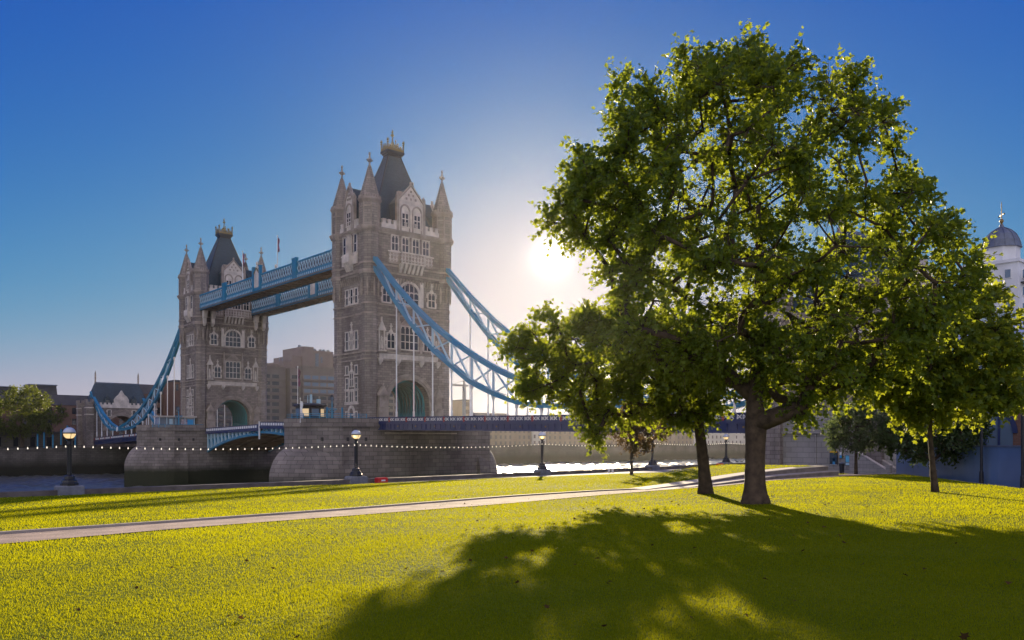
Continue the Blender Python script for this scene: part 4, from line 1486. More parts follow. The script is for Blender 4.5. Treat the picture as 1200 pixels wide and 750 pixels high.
vb = empty("brick_warehouse", (72, 12, -1.5)); tag(vb, "brown brick building with arched windows behind the blue hoarding", "building")
b = MB(); b.box(-9, 9, -16, 14, -1, 9.5); vbw = b.build("wall", M_BRICK, vb)
b = MB(); b.box(-9.5, 9.5, -16.5, 14.5, 9.5, 9.9); b.loft([[(-9.4, y, 9.9), (9.4, y, 9.9), (0, y, 12.6)] for y in (-16.4, 14.4)]); b.build("roof", mat("pale_metal_roof", (.45, .5, .55), .4, var=.1), vb)
b = MB(); b.box(-9.65, -9.35, -16.6, 14.6, 9.3, 9.75); b.build("gutter", M_TEAL, vb)
for y in (-12, -6.2, -.4, 5.4, 11):
    for z0, hh in ((2.2, 1.4), (6.0, 1.0)):
        F = lambda u, o, z, y=y: (-9 - o, y - u, z)
        f = MB(F); f.arch_ring(0, 1.7, 2.0, z0 + hh, -.1, .1); f.box(-2.2, 2.2, -.1, .18, z0 - .25, z0)
        for u in (-.85, 0, .85): f.box(u - .07, u + .07, .02, .08, z0, z0 + hh + 1.4)
        o = f.build("window", M_NAVY, vb)
        p = MB(F); ap_ = p.arch_pts(0, 1.7, z0 + hh, 12); p.add([(u, .02, v) for u, v in [(-1.7, z0)] + ap_ + [(1.7, z0)]], [tuple(range(15))]); p.build("pane", M_GLASS_B, o)

# ------------------------------------------------------------------ white tower with the lead dome
wt = empty("domed_white_tower", (156.3, 54.6, -2)); tag(wt, "white rendered brewhouse tower with a grey lead dome and weathervane at the right edge", "building")
b = MB()
zb = 0
b.lathe([(2.75, 26), (2.75, 35.9)], 8, 0, 0, math.pi / 8)
b.build("drum", M_WHITE2 := mat("white_render", (.62, .63, .64), .7, var=.12, vscale=.3), wt)
b = MB(); b.lathe([(3.05, 35.9), (2.95, 36.2), (2.75, 37.1), (2.25, 38.1), (1.45, 38.9), (.6, 39.4), (.35, 39.7), (.3, 40.0)], 24)
for i in range(12):
    a = 2 * math.pi * i / 12
    pts = [(3.02, 36.0), (2.78, 37.1), (2.28, 38.12), (1.48, 38.93), (.6, 39.45)]
    b.tube([(r * math.cos(a), r * math.sin(a), z) for r, z in pts], .07, 5)
dm = b.build("dome", M_LEAD, wt, smooth=False)
b = MB(); b.lathe([(.3, 39.9), (.14, 40.2), (.34, 40.5), (.34, 40.75), (.1, 41.0), (.06, 43.6), (0, 44.0)], 8); b.bar((-.85, -.7, 41.6), (.85, .7, 41.6), .1); b.lathe([(0, 41.4), (.18, 41.6), (0, 41.8)], 6, -.85, -.7); b.lathe([(0, 41.4), (.18, 41.6), (0, 41.8)], 6, .85, .7)
b.build("weathervane", M_GOLD, dm)
b = MB(); b.box(-4.4, 3.5, -4, 4.5, 0, 32.6); b.box(-4.7, 3.8, -4.3, 4.8, 32.6, 33.1); b.build("block", M_WHITE2, wt)
b = MB(); b.box(-3.4, 3.6, -4.9, -4.05, 29.2, 29.4)
for x in np.arange(-3.4, 3.61, .35): b.box(x - .03, x + .03, -4.9, -4.84, 29.4, 30.6)
b.box(-3.4, 3.6, -4.95, -4.82, 30.6, 30.7); b.build("balcony", M_IRON, wt)
for z in (24.5, 27.2, 30.0):
    for y in (-2.5, .2, 2.8):
        f = MB(); f.box(-4.52, -4.4, y - .55, y + .55, z, z + 1.6); o = f.build("window", M_WHITE2, wt); p = MB(); p.box(-4.55, -4.523, y - .42, y + .42, z + .12, z + 1.48); p.build("pane", M_GLASS_B, o)
    for x in (-2.2, .6, 2.6):
        f = MB(); f.box(x - .55, x + .55, -4.12, -4.0, z, z + 1.6); o = f.build("window", M_WHITE2, wt); p = MB(); p.box(x - .42, x + .42, -4.15, -4.123, z + .12, z + 1.48); p.build("pane", M_GLASS_B, o)
b = MB(); b.box(-9, -4.4, -6, 6, 0, 20.5); b.loft([[(-9.2, y, 20.5), (-4.2, y, 20.5), (-6.7, y, 24.2)] for y in (-6.2, 6.2)]); b.build("gabled_wing", mat("pale_green_boarding", (.36, .46, .46), .7, var=.1), wt)
b = MB(); b.box(-4, 6, -12, -4.4, 0, 17); b.build("brick_wing", M_PALEBRICK, wt)
b = MB(); b.loft([[(-4.3, y, 17.0), (6.3, y, 17.0), (6.3, y, 17.3), (1, y, 21.5), (-4.3, y, 17.3)] for y in (-12.3, -4.1)]); b.build("wing_roof", mat("glazed_roof", (.25, .36, .42), .2, spec=.7), wt)

# ------------------------------------------------------------------ things on the piers
cb = empty("bridge_control_cabin", (80.9, 156.5, Z0)); tag(cb, "dark octagonal control cabin with a flat roof on the nearer pier", "cabin")
b = MB(); b.loft([[(2.9 * math.cos(a + .39), 2.4 * math.sin(a + .39), z) for a in [math.pi / 4 * i for i in range(8)]] for z in (0, 3.3)]); cw_ = b.build("wall", mat("cabin_timber", (.03, .028, .028), .5, var=.2), cb)
b = MB(); b.loft([[(k * 3.3 * math.cos(a + .39), k * 2.8 * math.sin(a + .39), z) for a in [math.pi / 4 * i for i in range(8)]] for z, k in ((3.3, .98), (3.5, 1.06), (3.75, 1.0), (4.0, .6))]); b.build("roof", M_IRON, cb)
for i in range(8):
    a = math.pi / 4 * i + math.pi / 8 + .39
    c_, s_ = 2.70 * math.cos(a), 2.24 * math.sin(a)
    tx, ty = -math.sin(a) * 2.9, math.cos(a) * 2.4
    l = math.hypot(tx, ty); tx, ty = tx / l, ty / l
    p = MB(); p.bar((c_ - tx * .75, s_ - ty * .75, 2.1), (c_ + tx * .75, s_ + ty * .75, 2.1), .12, 1.5); p.build("window", M_LIT if i in (4, 6) else M_GLASS_B, cb)
b = MB(); b.bar((-.5, 0, 4), (-.5, 0, 5.6), .1); b.bar((.6, .3, 4), (.6, .3, 5.2), .08); b.box(1.6, 2.2, -.3, .3, 3.9, 4.9); b.bar((0, -.4, 4), (0, -.4, 5.8), .35); b.build("aerials", M_PALEBLUE, cb)

rl = empty("pier_railing", (80, 150, Z0)); tag(rl, "sky blue metal railing along the parapet of the nearer pier", "railing")
def rail_mesh(pts):
    t = MB(); p = MB()
    for (xa, ya), (xb, yb) in zip(pts[:-1], pts[1:]):
        for z in (1.0, 1.35, 1.7): t.bar((xa, ya, z), (xb, yb, z), .09)
        n = max(1, int(math.hypot(xb - xa, yb - ya) / 1.5))
        for k in range(n): p.box(xa + (xb - xa) * k / n - .06, xa + (xb - xa) * k / n + .06, ya + (yb - ya) * k / n - .06, ya + (yb - ya) * k / n + .06, .8, 1.8)
    return t, p
t, p = rail_mesh([(8, -3.6), (2.5, -3.8), (0, -3.0), (-2.5, 0), (-3.4, 3.5), (-4.1, 6.6)])
p.box(-.7, -.45, -3.4, -3.15, .8, 2.9); p.box(2.3, 2.55, -3.9, -3.65, .8, 2.9)
t.build("rails", M_BLUE, rl); p.build("posts", M_BLUE, rl)


def bridge_lamp(loc, label):
    r = empty("bridge_lamp", loc); tag(r, label, "lamp", "blue lamp standards on the piers")
    b = MB(); b.lathe([(.4, 0), (.4, .5), (.26, .7), (.2, 3.3), (.28, 3.4), (.14, 3.6), (.12, 4.9), (.2, 5.0)], 8); b.bar((-1.1, 0, 3.5), (1.1, 0, 3.5), .16, .2); b.bar((0, -.7, 3.5), (0, .7, 3.5), .14, .18)
    for s in (-1, 1): b.bar((s * 1.0, 0, 3.45), (0, 0, 2.7), .12)
    b.build("standard", M_BLUE, r)
    b = MB(); b.lathe([(.1, 5.0), (.24, 5.15), (.32, 5.75), (.2, 5.95)], 8); b.build("lantern", M_GLASS_B, r)
    b = MB(); b.lathe([(.36, 5.9), (.22, 6.2), (.06, 6.4), (0, 6.7)], 8); b.build("lantern_cap", M_IRON, r)


bridge_lamp((84.6, 154.2, Z0 - .6), "sky blue lamp standard beside the dark cabin on the nearer pier")
bridge_lamp((84.2, 240.8, Z0 - .2), "sky blue lamp standard before the glass kiosk on the farther pier")

ks = empty("glass_kiosk", (84.2, 243.2, Z0)); tag(ks, "long low glass kiosk with posters on the farther pier", "kiosk")
b = MB(); b.box(-4.9, 5.0, -1.3, 2.5, 0, .25); b.box(-4.8, 4.9, -1.0, 2.4, .25, 2.9); kb = b.build("glazing", M_GLASS_B, ks)
b = MB(); b.box(-5.3, 5.4, -1.6, 2.8, 2.9, 3.35); b.build("roof", mat("kiosk_fascia", (.42, .38, .33), .6), ks)
for x in (-4.8, -2.8, -.3, 2.2, 4.9):
    b = MB(); b.box(x - .1, x + .1, -1.12, -.98, .25, 2.9); b.build("post", M_PALEBLUE, ks)
b = MB(); b.box(-2.1, -1.2, -1.1, -1.03, .9, 2.5); b.build("notice", M_PALEBLUE, ks)
b = MB(); b.box(2.9, 4.6, -1.1, -1.03, .7, 2.4); b.build("blue_poster", M_SIGNB, ks)
b = MB(); b.box(1.2, 2.85, -1.1, -1.04, .7, 2.4); b.build("photo_poster", mat("photo_print", (.35, .3, .33), .5, var=.9, vscale=1.5), ks)
b = MB(); b.box(-.25, 1.0, -1.1, -1.03, .3, 2.6); b.build("shutter", M_LEAD, ks)
rl2 = empty("pier_railing", (84, 239.4, Z0)); tag(rl2, "sky blue railing in front of the glass kiosk on the farther pier", "railing")
t, p = rail_mesh([(-7, 1.2), (-4, .1), (0, -.2), (6.5, -.2)])
for m in (t, p): m.v = [(x, y, z - .8) for x, y, z in m.v]
t.build("rails", M_BLUE, rl2); p.build("posts", M_BLUE, rl2)


def flagpole(loc, h, label, flagcol=None, r=.13):
    o = empty("flagpole", loc); tag(o, label, "flagpole", "flagpoles on the bridge")
    b = MB(); b.lathe([(r * 1.8, 0), (r, .4), (r * .6, h), (r * 1.3, h + .1), (r * 1.3, h + .3), (0, h + .45)], 8); b.build("pole", M_WHITE, o)
    if flagcol:
        f = MB()
        pts = []
        for i in range(10):
            z = h - .3 - i * .38
            wv = .12 * math.sin(i * 1.1)
            pts.append([(.05, 0, z), (.32 + wv, .12, z), (.5 + wv, -.05, z - .1), (.28 + wv, -.16, z)])
        f.loft(pts)
        f.build("furled_flag", flagcol, o)


M_FLAG = mat("flag_cloth", (.16, .05, .09), .8, var=.8, vscale=1.4)
flagpole((93, 197.0, 43.0), 8.9, "slender white flagpole with a drooping flag on the high walkway between the towers", M_FLAG)
flagpole((93, 218.0, 43.0), 8.6, "white flagpole with a drooping flag in front of the farther tower's right turrets", M_FLAG)
flagpole((79.2, 158.5, Z0), 11.2, "slim white flagpole rising beside the dark cabin on the nearer pier", M_FLAG, .09)
flagpole((77.0, 153.0, Z0), 4.5, "short white flagpole with a pale flag at the corner of the nearer pier", M_WHITE, .07)


# people, built on a jointed skeleton that is skinned into one body
def person(loc, rz, label, shirt, trouser):
    r = empty("person", loc, rz); tag(r, label, "person", None)
    J = dict(pel=(0, 0, .95), chest=(0, 0, 1.32), neck=(0, 0, 1.48), head=(0, .02, 1.6), top=(0, .02, 1.7),
             sl=(-.19, 0, 1.40), el=(-.27, .02, 1.13), hl=(-.27, .12, .88), sr=(.19, 0, 1.40), er=(.27, -.03, 1.13), hr=(.28, .05, .88),
             kl=(-.11, .04, .5), fl=(-.12, -.06, .06), tl=(-.12, .12, .03), kr=(.11, .0, .5), fr=(.12, .04, .06), tr=(.12, .2, .03))
    R = dict(pel=.15, chest=.17, neck=.065, head=.1, top=.08, sl=.07, el=.05, hl=.045, sr=.07, er=.05, hr=.045, kl=.07, fl=.05, tl=.035, kr=.07, fr=.05, tr=.035)
    E = [("pel", "chest"), ("chest", "neck"), ("neck", "head"), ("head", "top"), ("chest", "sl"), ("sl", "el"), ("el", "hl"), ("chest", "sr"), ("sr", "er"), ("er", "hr"),
         ("pel", "kl"), ("kl", "fl"), ("fl", "tl"), ("pel", "kr"), ("kr", "fr"), ("fr", "tr")]
    ks_ = list(J); me = bpy.data.meshes.new("body")
    me.from_pydata([J[k] for k in ks_], [(ks_.index(a), ks_.index(b)) for a, b in E], [])
    o = bpy.data.objects.new("body", me); COL.objects.link(o); o.parent = r
    sk = o.modifiers.new("skin", 'SKIN')
    if not me.skin_vertices: 
        bpy.context.view_layer.objects.active = o
    if me.skin_vertices:
        for i, k in enumerate(ks_):
            me.skin_vertices[0].data[i].radius = (R[k], R[k])
            me.skin_vertices[0].data[i].use_root = (k == "pel")
    ss = o.modifiers.new("sub", 'SUBSURF'); ss.levels = 1; ss.render_levels = 1
    me.materials.append(shirt)
    h = MB(); h.lathe([(.02, 1.58), (.115, 1.62), (.12, 1.72), (.07, 1.79), (0, 1.8)], 10, 0, 0); h.build("hair", M_IRON, r, smooth=True)
    return r


M_SHIRT = mat("dark_jacket", (.03, .035, .05), .8)
person((92.2, 196.6, 4.78), .4, "person in dark clothes walking on the road leaf between the towers", M_SHIRT, M_SHIRT)

# ------------------------------------------------------------------ far bank
def win_grid(root, F, us, zs, w, h, m, name="window", frame=None):
    rr_ = random.Random(int(sum(us) * 13 + len(us)))
    for z in zs:
        for u in us:
            if rr_.random() < .14: continue
            f = MB(F); f.box(u - w / 2 - .12, u + w / 2 + .12, -.05, .08, z - .15, z); f.box(u - w / 2 - .1, u + w / 2 + .1, -.05, .06, z + h, z + h + .15)
            f.box(u - w / 2, u + w / 2, -.02, .035, z, z + h)
            f.build(name, m, root)


ht = empty("concrete_hotel", (196, 385, -2.4)); tag(ht, "stepped brown concrete hotel block seen between the two bridge towers", "building")
M_CONC2 = mat("hotel_upper_concrete", (.185, .145, .14), .85, var=.15, vscale=.15)
for (x0, x1, y0, y1, ztop) in ((-50, -10, 0, 20, 38.6), (-10.003, -5, 2, 22, 41.8), (-5.003, 0, 3.5, 24, 44.9), (0.003, 6, 2, 24, 49.6), (6.003, 18, 4, 24, 48.2), (18.003, 34, 3, 24, 45.6), (-17, -11, 6, 18, 40.6), (34.003, 62, 1, 22, 40)):
    b = MB(); b.box(x0, x1, y0, y1, 0, ztop); b.box(x0 + .1, x1 - .1, y0 - .35, y1 + .3, ztop, ztop + .8)
    b.build("block", M_CONC if x0 < -40 or x0 > 30 else M_CONC2, ht)
b = MB(); b.box(-4, 34, -6, .9, 0, 39.4); b.box(-4.2, 34.2, -6.3, 1.3, 39.4, 40.1); b.box(-9, -4.003, -3, 1.9, 0, 39.0); b.build("block", M_CONC, ht)
for (x0, x1, y0, ztop, step) in ((-50, -10, 0, 38, 4.6), (-9, -4, -3, 38, 4.6), (-4, 34, -6, 39, 4.3), (34, 62, 1, 39, 4.6)):
    nz = int((ztop - 4) / 3.35)
    for k in range(nz):
        z = 3.6 + k * 3.35
        b = MB(); lit = MB()
        for j, u in enumerate(np.arange(x0 + .8, x1 - step * .75, step)):
            (lit if (x0 == -4 and k >= nz - 3 and j < 6) else b).box(u, u + step * .78, y0 - .04, y0 + .05, z, z + 1.75)
        if b.v: b.build("window_band", M_GLASS, ht)
        if lit.v: lit.build("window_band", M_GLASS_B, ht)
        b = MB(); b.box(x0, x1, y0 - .55, y0 - .041, z - .95, z - .2); b.build("ledge", M_CONC, ht)
b = MB()
for x, z in ((7.5, 49), (9.5, 49), (12.5, 49), (14.5, 49), (17, 49), (1, 50.4), (21, 46.4), (25, 46.4)): b.box(x, x + 1.1, 8, 9, z - .3, z + 1.3)
for x in (-16, -8.5, -7): b.bar((x, 10, 40), (x, 10, 45.2), .3)
b.box(11, 12, 3.9, 4, 43, 46); b.box(8, 9.8, 3.85, 4, 41, 47.6)
b.build("roof_plant", M_LEAD, ht)


def bank_building(name, label, x0, x1, y0, dep, h, m, roofm, floors, nwin, roof="flat", group=None, lit=False, z=-2.3, winmat=None):
    r = empty(name, ((x0 + x1) / 2, y0, z)); tag(r, label, "building", group)
    hw = (x1 - x0) / 2
    b = MB(); b.box(-hw, hw, 0, dep, 0, h); b.build("wall", m, r)
    t = MB()
    if roof == "flat":
        t.box(-hw - .3, hw + .3, -.3, dep + .3, h, h + .8)
    elif roof == "gable":
        t.loft([[(-hw - .2, -.3, h), (-hw - .2, dep + .3, h), (-hw - .2, dep / 2, h + dep * .28)], [(hw + .2, -.3, h), (hw + .2, dep + .3, h), (hw + .2, dep / 2, h + dep * .28)]])
    elif roof == "front":
        t.loft([[(-hw - .2, y, h), (hw + .2, y, h), (0, y, h + hw * .55)] for y in (-.3, dep)])
    elif roof == "mansard":
        t.loft([[(-hw, -.2, h), (hw, -.2, h), (hw, dep, h), (-hw, dep, h)], [(-hw + 1, 3.5, h + 4.5), (hw - 1, 3.5, h + 4.5), (hw - 1, dep - 3, h + 4.5), (-hw + 1, dep - 3, h + 4.5)]])
    t.build("roof", roofm, r)
    F = lambda u, o, zz: (u, -o, zz)
    fh = h / floors
    us = [-hw + (i + .5) * 2 * hw / nwin for i in range(nwin)]
    win_grid(r, F, us, [k * fh + fh * .25 for k in range(floors)], min(1.6, 2 * hw / nwin * .5), fh * .5, winmat or M_GLASS)
    return r


bank_building("brick_warehouse", "dark red brick dockside building behind the big tree on the left bank", 40, 114.5, 392, 30, 18.4, M_BRICK, M_DARKROOF, 4, 16, "mansard")
ph = empty("rooftop_plant_room", (83, 400, 20.0)); tag(ph, "grey flat topped plant room on the roofline left of the gatehouse", "plant room")
b = MB(); b.loft([[(-5.5, 0, 0), (6, 0, 0), (6, 10, 0), (-5.5, 10, 0)], [(-4.6, .4, 4.6), (5.6, .4, 4.6), (5.6, 10, 4.6), (-4.6, 10, 4.6)]]); b.build("wall", M_DARKROOF, ph)
b = MB(); b.box(-5, 6, 0, 10, 4.6, 5.0); b.build("roof", M_LEAD, ph)
ph2 = copy_tree(ph); ph2.location = (69, 402, 20.0); ph2.scale = (.8, 1, .75); tag(ph2, "paler smaller plant room left along the same roofline", "plant room")
bank_building("brick_warehouse", "dark brick dockside range running behind the left gatehouse to the farther tower", 115, 152, 396, 26, 24.5, M_BRICK, M_DARKROOF, 5, 9, "mansard")
bank_building("apartment_block", "dark brick block with lit windows in the gap left of the farther tower", 131, 145, 380, 14, 29.5, M_BRICK, M_DARKROOF, 6, 6, "flat")
bank_building("quayside_building", "low grey stone quayside range under the big tree on the left bank", 30, 86, 362, 14, 6.3, M_QUAY, M_DARKROOF, 1, 10, "flat")
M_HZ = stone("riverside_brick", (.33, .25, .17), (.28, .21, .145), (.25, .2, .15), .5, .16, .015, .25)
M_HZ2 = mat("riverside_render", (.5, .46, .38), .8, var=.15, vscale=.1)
M_HZPANE = mat("haze_tint_pane", (.15, .12, .095), .4)  # pane colour lightened to paint in the fading of distant haze
specs = [(256, 290, 12.5, 3, 9, "gable", M_HZ2, "pale rendered riverside block just right of the nearer pier"),
         (291, 356, 11, 3, 17, "flat", M_HZ, "long yellow brick riverside warehouse under the bridge deck left of centre"),
         (357, 369, 12, 3, 3, "flat", M_HZ2, "narrow pale stair block between two brick riverside warehouses"),
         (370, 446, 10.5, 3, 17, "flat", M_HZ, "long brick riverside warehouse in the sun haze behind the third lamp"),
         (447, 520, 11, 3, 15, "gable", M_HZ, "gabled brick riverside warehouse behind the small brown tree"),
         (521, 600, 12, 3, 15, "flat", M_HZ2, "pale riverside terrace left of the leaning tree trunk"),
         (601, 715, 11.5, 3, 18, "gable", M_HZ, "brick riverside warehouse seen between the two tree trunks"),
         (716, 860, 12, 3, 18, "flat", M_HZ2, "farthest pale riverside block beside the stone approach wall")]
for (xa, xb, h, fl, nw, rf, m, lab) in specs:
    bank_building("riverside_warehouse", lab, xa, xb, 395, 22 if rf == "flat" else 12, h, m, M_DARKROOF if rf != "flat" else m, fl, nw, rf, "hazy buildings across the river", winmat=M_HZPANE)
for (xa, xb, y0, h, rf, lab) in ((323, 333, 500, 33, "flat", "small dark roof block beside the nearer tower's right edge"), (338, 366, 500, 25.5, "front", "pale gabled warehouse end seen above the deck between hanger rods"),
                                 (383, 390, 500, 33, "flat", "slim tower block seen above the bridge deck railing"), (404, 438, 510, 21, "gable", "low gabled roof just above the deck railing"), (442, 500, 510, 18.5, "gable", "long low roof above the deck railing near the tree")):
    bank_building("rooftop_block", lab, xa, xb, y0, 14, h, M_HZ2 if h < 33 else M_HZ, M_DARKROOF, 6, 4, rf, "rooftops above the deck")
cr = empty("tower_crane", (330, 430, -2.4)); tag(cr, "faint distant tower crane jib right of the nearer tower", "crane")
b = MB(); b.box(-.8, .8, -.8, .8, 0, 38); b.build("mast", M_LEAD, cr)
b = MB(); b.box(-9, 3, -.5, .5, 38, 39.2); b.box(-.5, .5, -.5, .5, 39.2, 42); b.bar((0, 0, 42), (-8.5, 0, 39.2), .25); b.build("jib", M_LEAD, cr)

# mooring posts along the far quay
b = MB(); b.lathe([(.3, 0), (.3, 5.2), (.4, 5.3), (.1, 5.8)], 8); mp0 = b.build("mooring_post", M_BLUE, None, loc=(70, 342, -1.5))
for i, (xx, hz) in enumerate(((70.5, -2.0), (72.6, -1.4), (75.5, -2.2), (78.2, -.2), (80.3, 1.2), (83.0, -1.8))):
    o = mp0 if i == 0 else mp0.copy()
    if i: COL.objects.link(o)
    o.location = (xx, 346.3, hz); tag(o, "slim blue mooring post along the quay between big tree and gatehouse", "mooring post", "blue mooring posts on the far quay")

# ------------------------------------------------------------------ riverside lamps and festoon lights
M_GLOBE_TOP = mat("globe_shade", (.42, .47, .55), .25, spec=.7)
M_GLOBE = bpy.data.materials.new("globe_glass"); M_GLOBE.use_nodes = True
_b = M_GLOBE.node_tree.nodes["Principled BSDF"]
_b.inputs["Base Color"].default_value = (.75, .6, .38, 1); _b.inputs["Roughness"].default_value = .25; _b.inputs["Transmission Weight"].default_value = .55
_b.inputs["Emission Color"].default_value = (1, .72, .34, 1); _b.inputs["Emission Strength"].default_value = .30


def make_lamp():
    r = empty("street_lamp")
    b = MB()
    b.box(-.66, .66, -.45, .45, -.1, .42); b.loft([[(-.66, -.45, .42), (.66, -.45, .42), (.66, .45, .42), (-.66, .45, .42)], [(-.58, -.38, .5), (.58, -.38, .5), (.58, .38, .5), (-.58, .38, .5)]])
    b.build("plinth", M_PLINTH, r)
    b = MB(); q = math.pi / 8
    b.lathe([(.46, .5), (.46, .62), (.41, .66), (.39, .78), (.28, .84), (.27, .98), (.24, 1.02), (.17, 1.06)], 8, 0, 0, q)
    b.build("base", M_IRON, r)
    b = MB(); b.lathe([(.125, 1.06), (.125, 1.2), (.105, 1.24), (.10, 2.7), (.13, 2.74), (.13, 2.82), (.1, 2.86), (.1, 2.95), (.17, 3.03), (.21, 3.08)], 12)
    for i in range(8):
        a = i * math.pi / 4
        b.box(.1 * math.cos(a) - .018, .1 * math.cos(a) + .018, .1 * math.sin(a) - .018, .1 * math.sin(a) + .018, 1.22, 2.72)
    b.build("post", M_IRON, r)
    R, zc = .325, 3.37
    prof = [(R * math.cos(t), zc + R * math.sin(t)) for t in np.linspace(-1.25, 0, 9)]
    b = MB(); b.lathe(prof, 24); b.build("globe", M_GLOBE, r, smooth=True)
    prof = [(R * math.cos(t) * 1.01, zc + .004 + R * math.sin(t)) for t in np.linspace(0, math.pi / 2, 9)]
    b = MB(); b.lathe(prof, 24); b.build("globe_shade", M_GLOBE_TOP, r, smooth=True)
    b = MB(); b.lathe([(R * 1.03, zc - .03), (R * 1.05, zc), (R * 1.03, zc + .03)], 24)
    for a in (0, math.pi / 2, math.pi, 1.5 * math.pi):
        b.tube([(R * 1.02 * math.cos(t) * math.cos(a), R * 1.02 * math.cos(t) * math.sin(a), zc + R * 1.02 * math.sin(t)) for t in np.linspace(-1.2, 0, 6)], .014, 5)
    b.lathe([(.06, zc + R), (.05, zc + R + .05), (0, zc + R + .07)], 8)
    b.build("frame", M_IRON, r)
    return r


LAMPS = [(12, 51.0), (30.2, 51.35), (49.6, 53.3), (66.6, 55.3), (82, 57.3)]
LLAB = ["black globe lamp on a stone plinth, leftmost of the row, before the far bank tree",
        "black globe lamp on a stone plinth in front of the nearer bridge pier",
        "globe lamp against the bright sun glitter on the river",
        "globe lamp just right of the small brown leaved tree",
        "globe lamp between the two big tree trunks"]
lamp0 = make_lamp()
for i, (x, y) in enumerate(LAMPS):
    o = lamp0 if i == 0 else copy_tree(lamp0)
    o.location = (x, y + .3, -1.36 - .01 * i)
    sl = float(wall_y(x + 1) - wall_y(x - 1)) / 2
    o.rotation_euler = (0, 0, math.atan(sl))
    tag(o, LLAB[i], "street lamp", "globe lamps along the river wall")

M_CABLE = mat("black_cable", (.01, .01, .01), .6)
M_BULB = mat("bulb_glass", (.85, .78, .66), .3, emit=(1, .86, .62), estr=.5)
fl_pts = [(-12, 50.6)] + LAMPS + [(97, 60.5)]
FLAB = ["string of white bulbs running left from the leftmost globe lamp", "string of white bulbs from the leftmost lamp to the lamp before the pier", "string of white bulbs between the pier lamp and the sun glitter lamp",
        "string of white bulbs from the sun glitter lamp to the small brown tree", "string of white bulbs passing behind the leaning tree trunk", "short string of white bulbs right of the rightmost globe lamp"]
bulb_me = None
for i in range(len(fl_pts) - 1):
    a, b_ = Vector((*fl_pts[i], 1.35)), Vector((*fl_pts[i + 1], 1.35))
    a.y += .1; b_.y += .1
    L = (b_ - a).length
    r = empty("festoon_lights", a); tag(r, FLAB[i], "string lights", "festoon lights strung between the lamps")
    sag = .22 * L / 18
    P = lambda t: (b_ - a) * t + Vector((0, 0, -4 * sag * t * (1 - t)))
    c = MB(); c.tube([P(t) for t in np.linspace(0, 1, 13)], .012, 5); c.build("cable", M_CABLE, r)
    n = int(L / .46)
    for k in range(n):
        p = P((k + .5) / n)
        if bulb_me is None:
            m = MB(); m.lathe([(.016, 0), (.017, -.03), (.025, -.05), (.035, -.075), (.03, -.105), (0, -.12)], 8)
            o = m.build("bulb", M_BULB, r, smooth=True); bulb_me = o.data
        else:
            o = bpy.data.objects.new("bulb", bulb_me); COL.objects.link(o); o.parent = r
        o.location = p

# small things on and by the river wall
M_REDBOX = mat("red_plastic", (.5, .03, .025), .45)
for (x, y, lab) in ((31.9, 51.1, "small red box on the ground right of the lamp before the pier"), (79.4, 56.6, "small red box by the wall left of the rightmost globe lamp")):
    o = empty("red_box", (x, y, -1.36)); tag(o, lab, "box", "small red boxes along the river wall")
    b = MB(); b.box(-.42, .42, -.2, .2, 0, .3); b.loft([[(-.42, -.2, .3), (.42, -.2, .3), (.42, .2, .3), (-.42, .2, .3)], [(-.36, -.12, .37), (.36, -.12, .37), (.36, .12, .37), (-.36, .12, .37)]]); b.build("body", M_REDBOX, o)
    b = MB(); b.box(-.12, .2, -.213, -.2, .1, .2); b.build("label_strip", M_WHITE, o)
mk0 = None
for k, x in enumerate((57.35, 57.85)):
    if mk0 is None:
        b = MB(); b.lathe([(.09, 0), (.085, .3), (.05, .36), (.0, .38)], 8); mk0 = b.build("marker_post", M_WHITE); o = mk0
    else:
        o = mk0.copy(); COL.objects.link(o)
    o.location = (x, 53.0, -1.37); tag(o, "short white marker post of a pair, left of the small brown tree", "post", "pair of white marker posts")


def gull(loc, rz, lab, grp="birds on the river wall"):
    b = MB()
    pts = [(-.26, 0, .17), (-.14, 0, .2), (0, 0, .21), (.1, 0, .25), (.15, 0, .34), (.2, 0, .39), (.26, 0, .39), (.31, 0, .375)]
    b.tube(pts, [.012, .055, .08, .07, .045, .045, .03, .008], 10)
    for s in (-1, 1): b.tube([(.0, s * .03, .16), (.01, s * .03, .0), (.05, s * .03, .0)], .01, 5)
    o = b.build("gull", mat("bird_plumage", (.16, .16, .17), .7, var=.4, vscale=8), smooth=True); o.location = loc; o.rotation_euler = (0, 0, rz)
    tag(o, lab, "bird", grp)


gull((84.2, 57.65, -1.1), 2.4, "grey bird standing on the river wall just right of the rightmost lamp")
gull((85.4, 57.8, -1.1), -.8, "second grey bird on the river wall, closer to the big trunk")

# pavement lamp posts on the right
for (x, y, h, lab) in ((56.0, 20.7, 5.6, "slim dark lamp post before the blue hoarding, left one of two"), (50.5, 16.6, 6.6, "slim dark lamp post at the right edge before the blue hoarding")):
    o = empty("lamp_post", (x, y, -1.25)); tag(o, lab, "lamp post", "lamp posts along the hoarding")
    b = MB(); b.lathe([(.14, 0), (.12, .9), (.085, 1.0), (.075, h)], 10); b.build("pole", M_IRON, o)
    b = MB(); b.lathe([(.08, h), (.3, h + .1), (.3, h + .2), (.05, h + .35)], 12); b.build("lantern", M_LEAD, o)

# ------------------------------------------------------------------ trees
RIGHT = np.array([math.cos(PHI), -math.sin(PHI)]); FWD = np.array([math.sin(PHI), math.cos(PHI)])


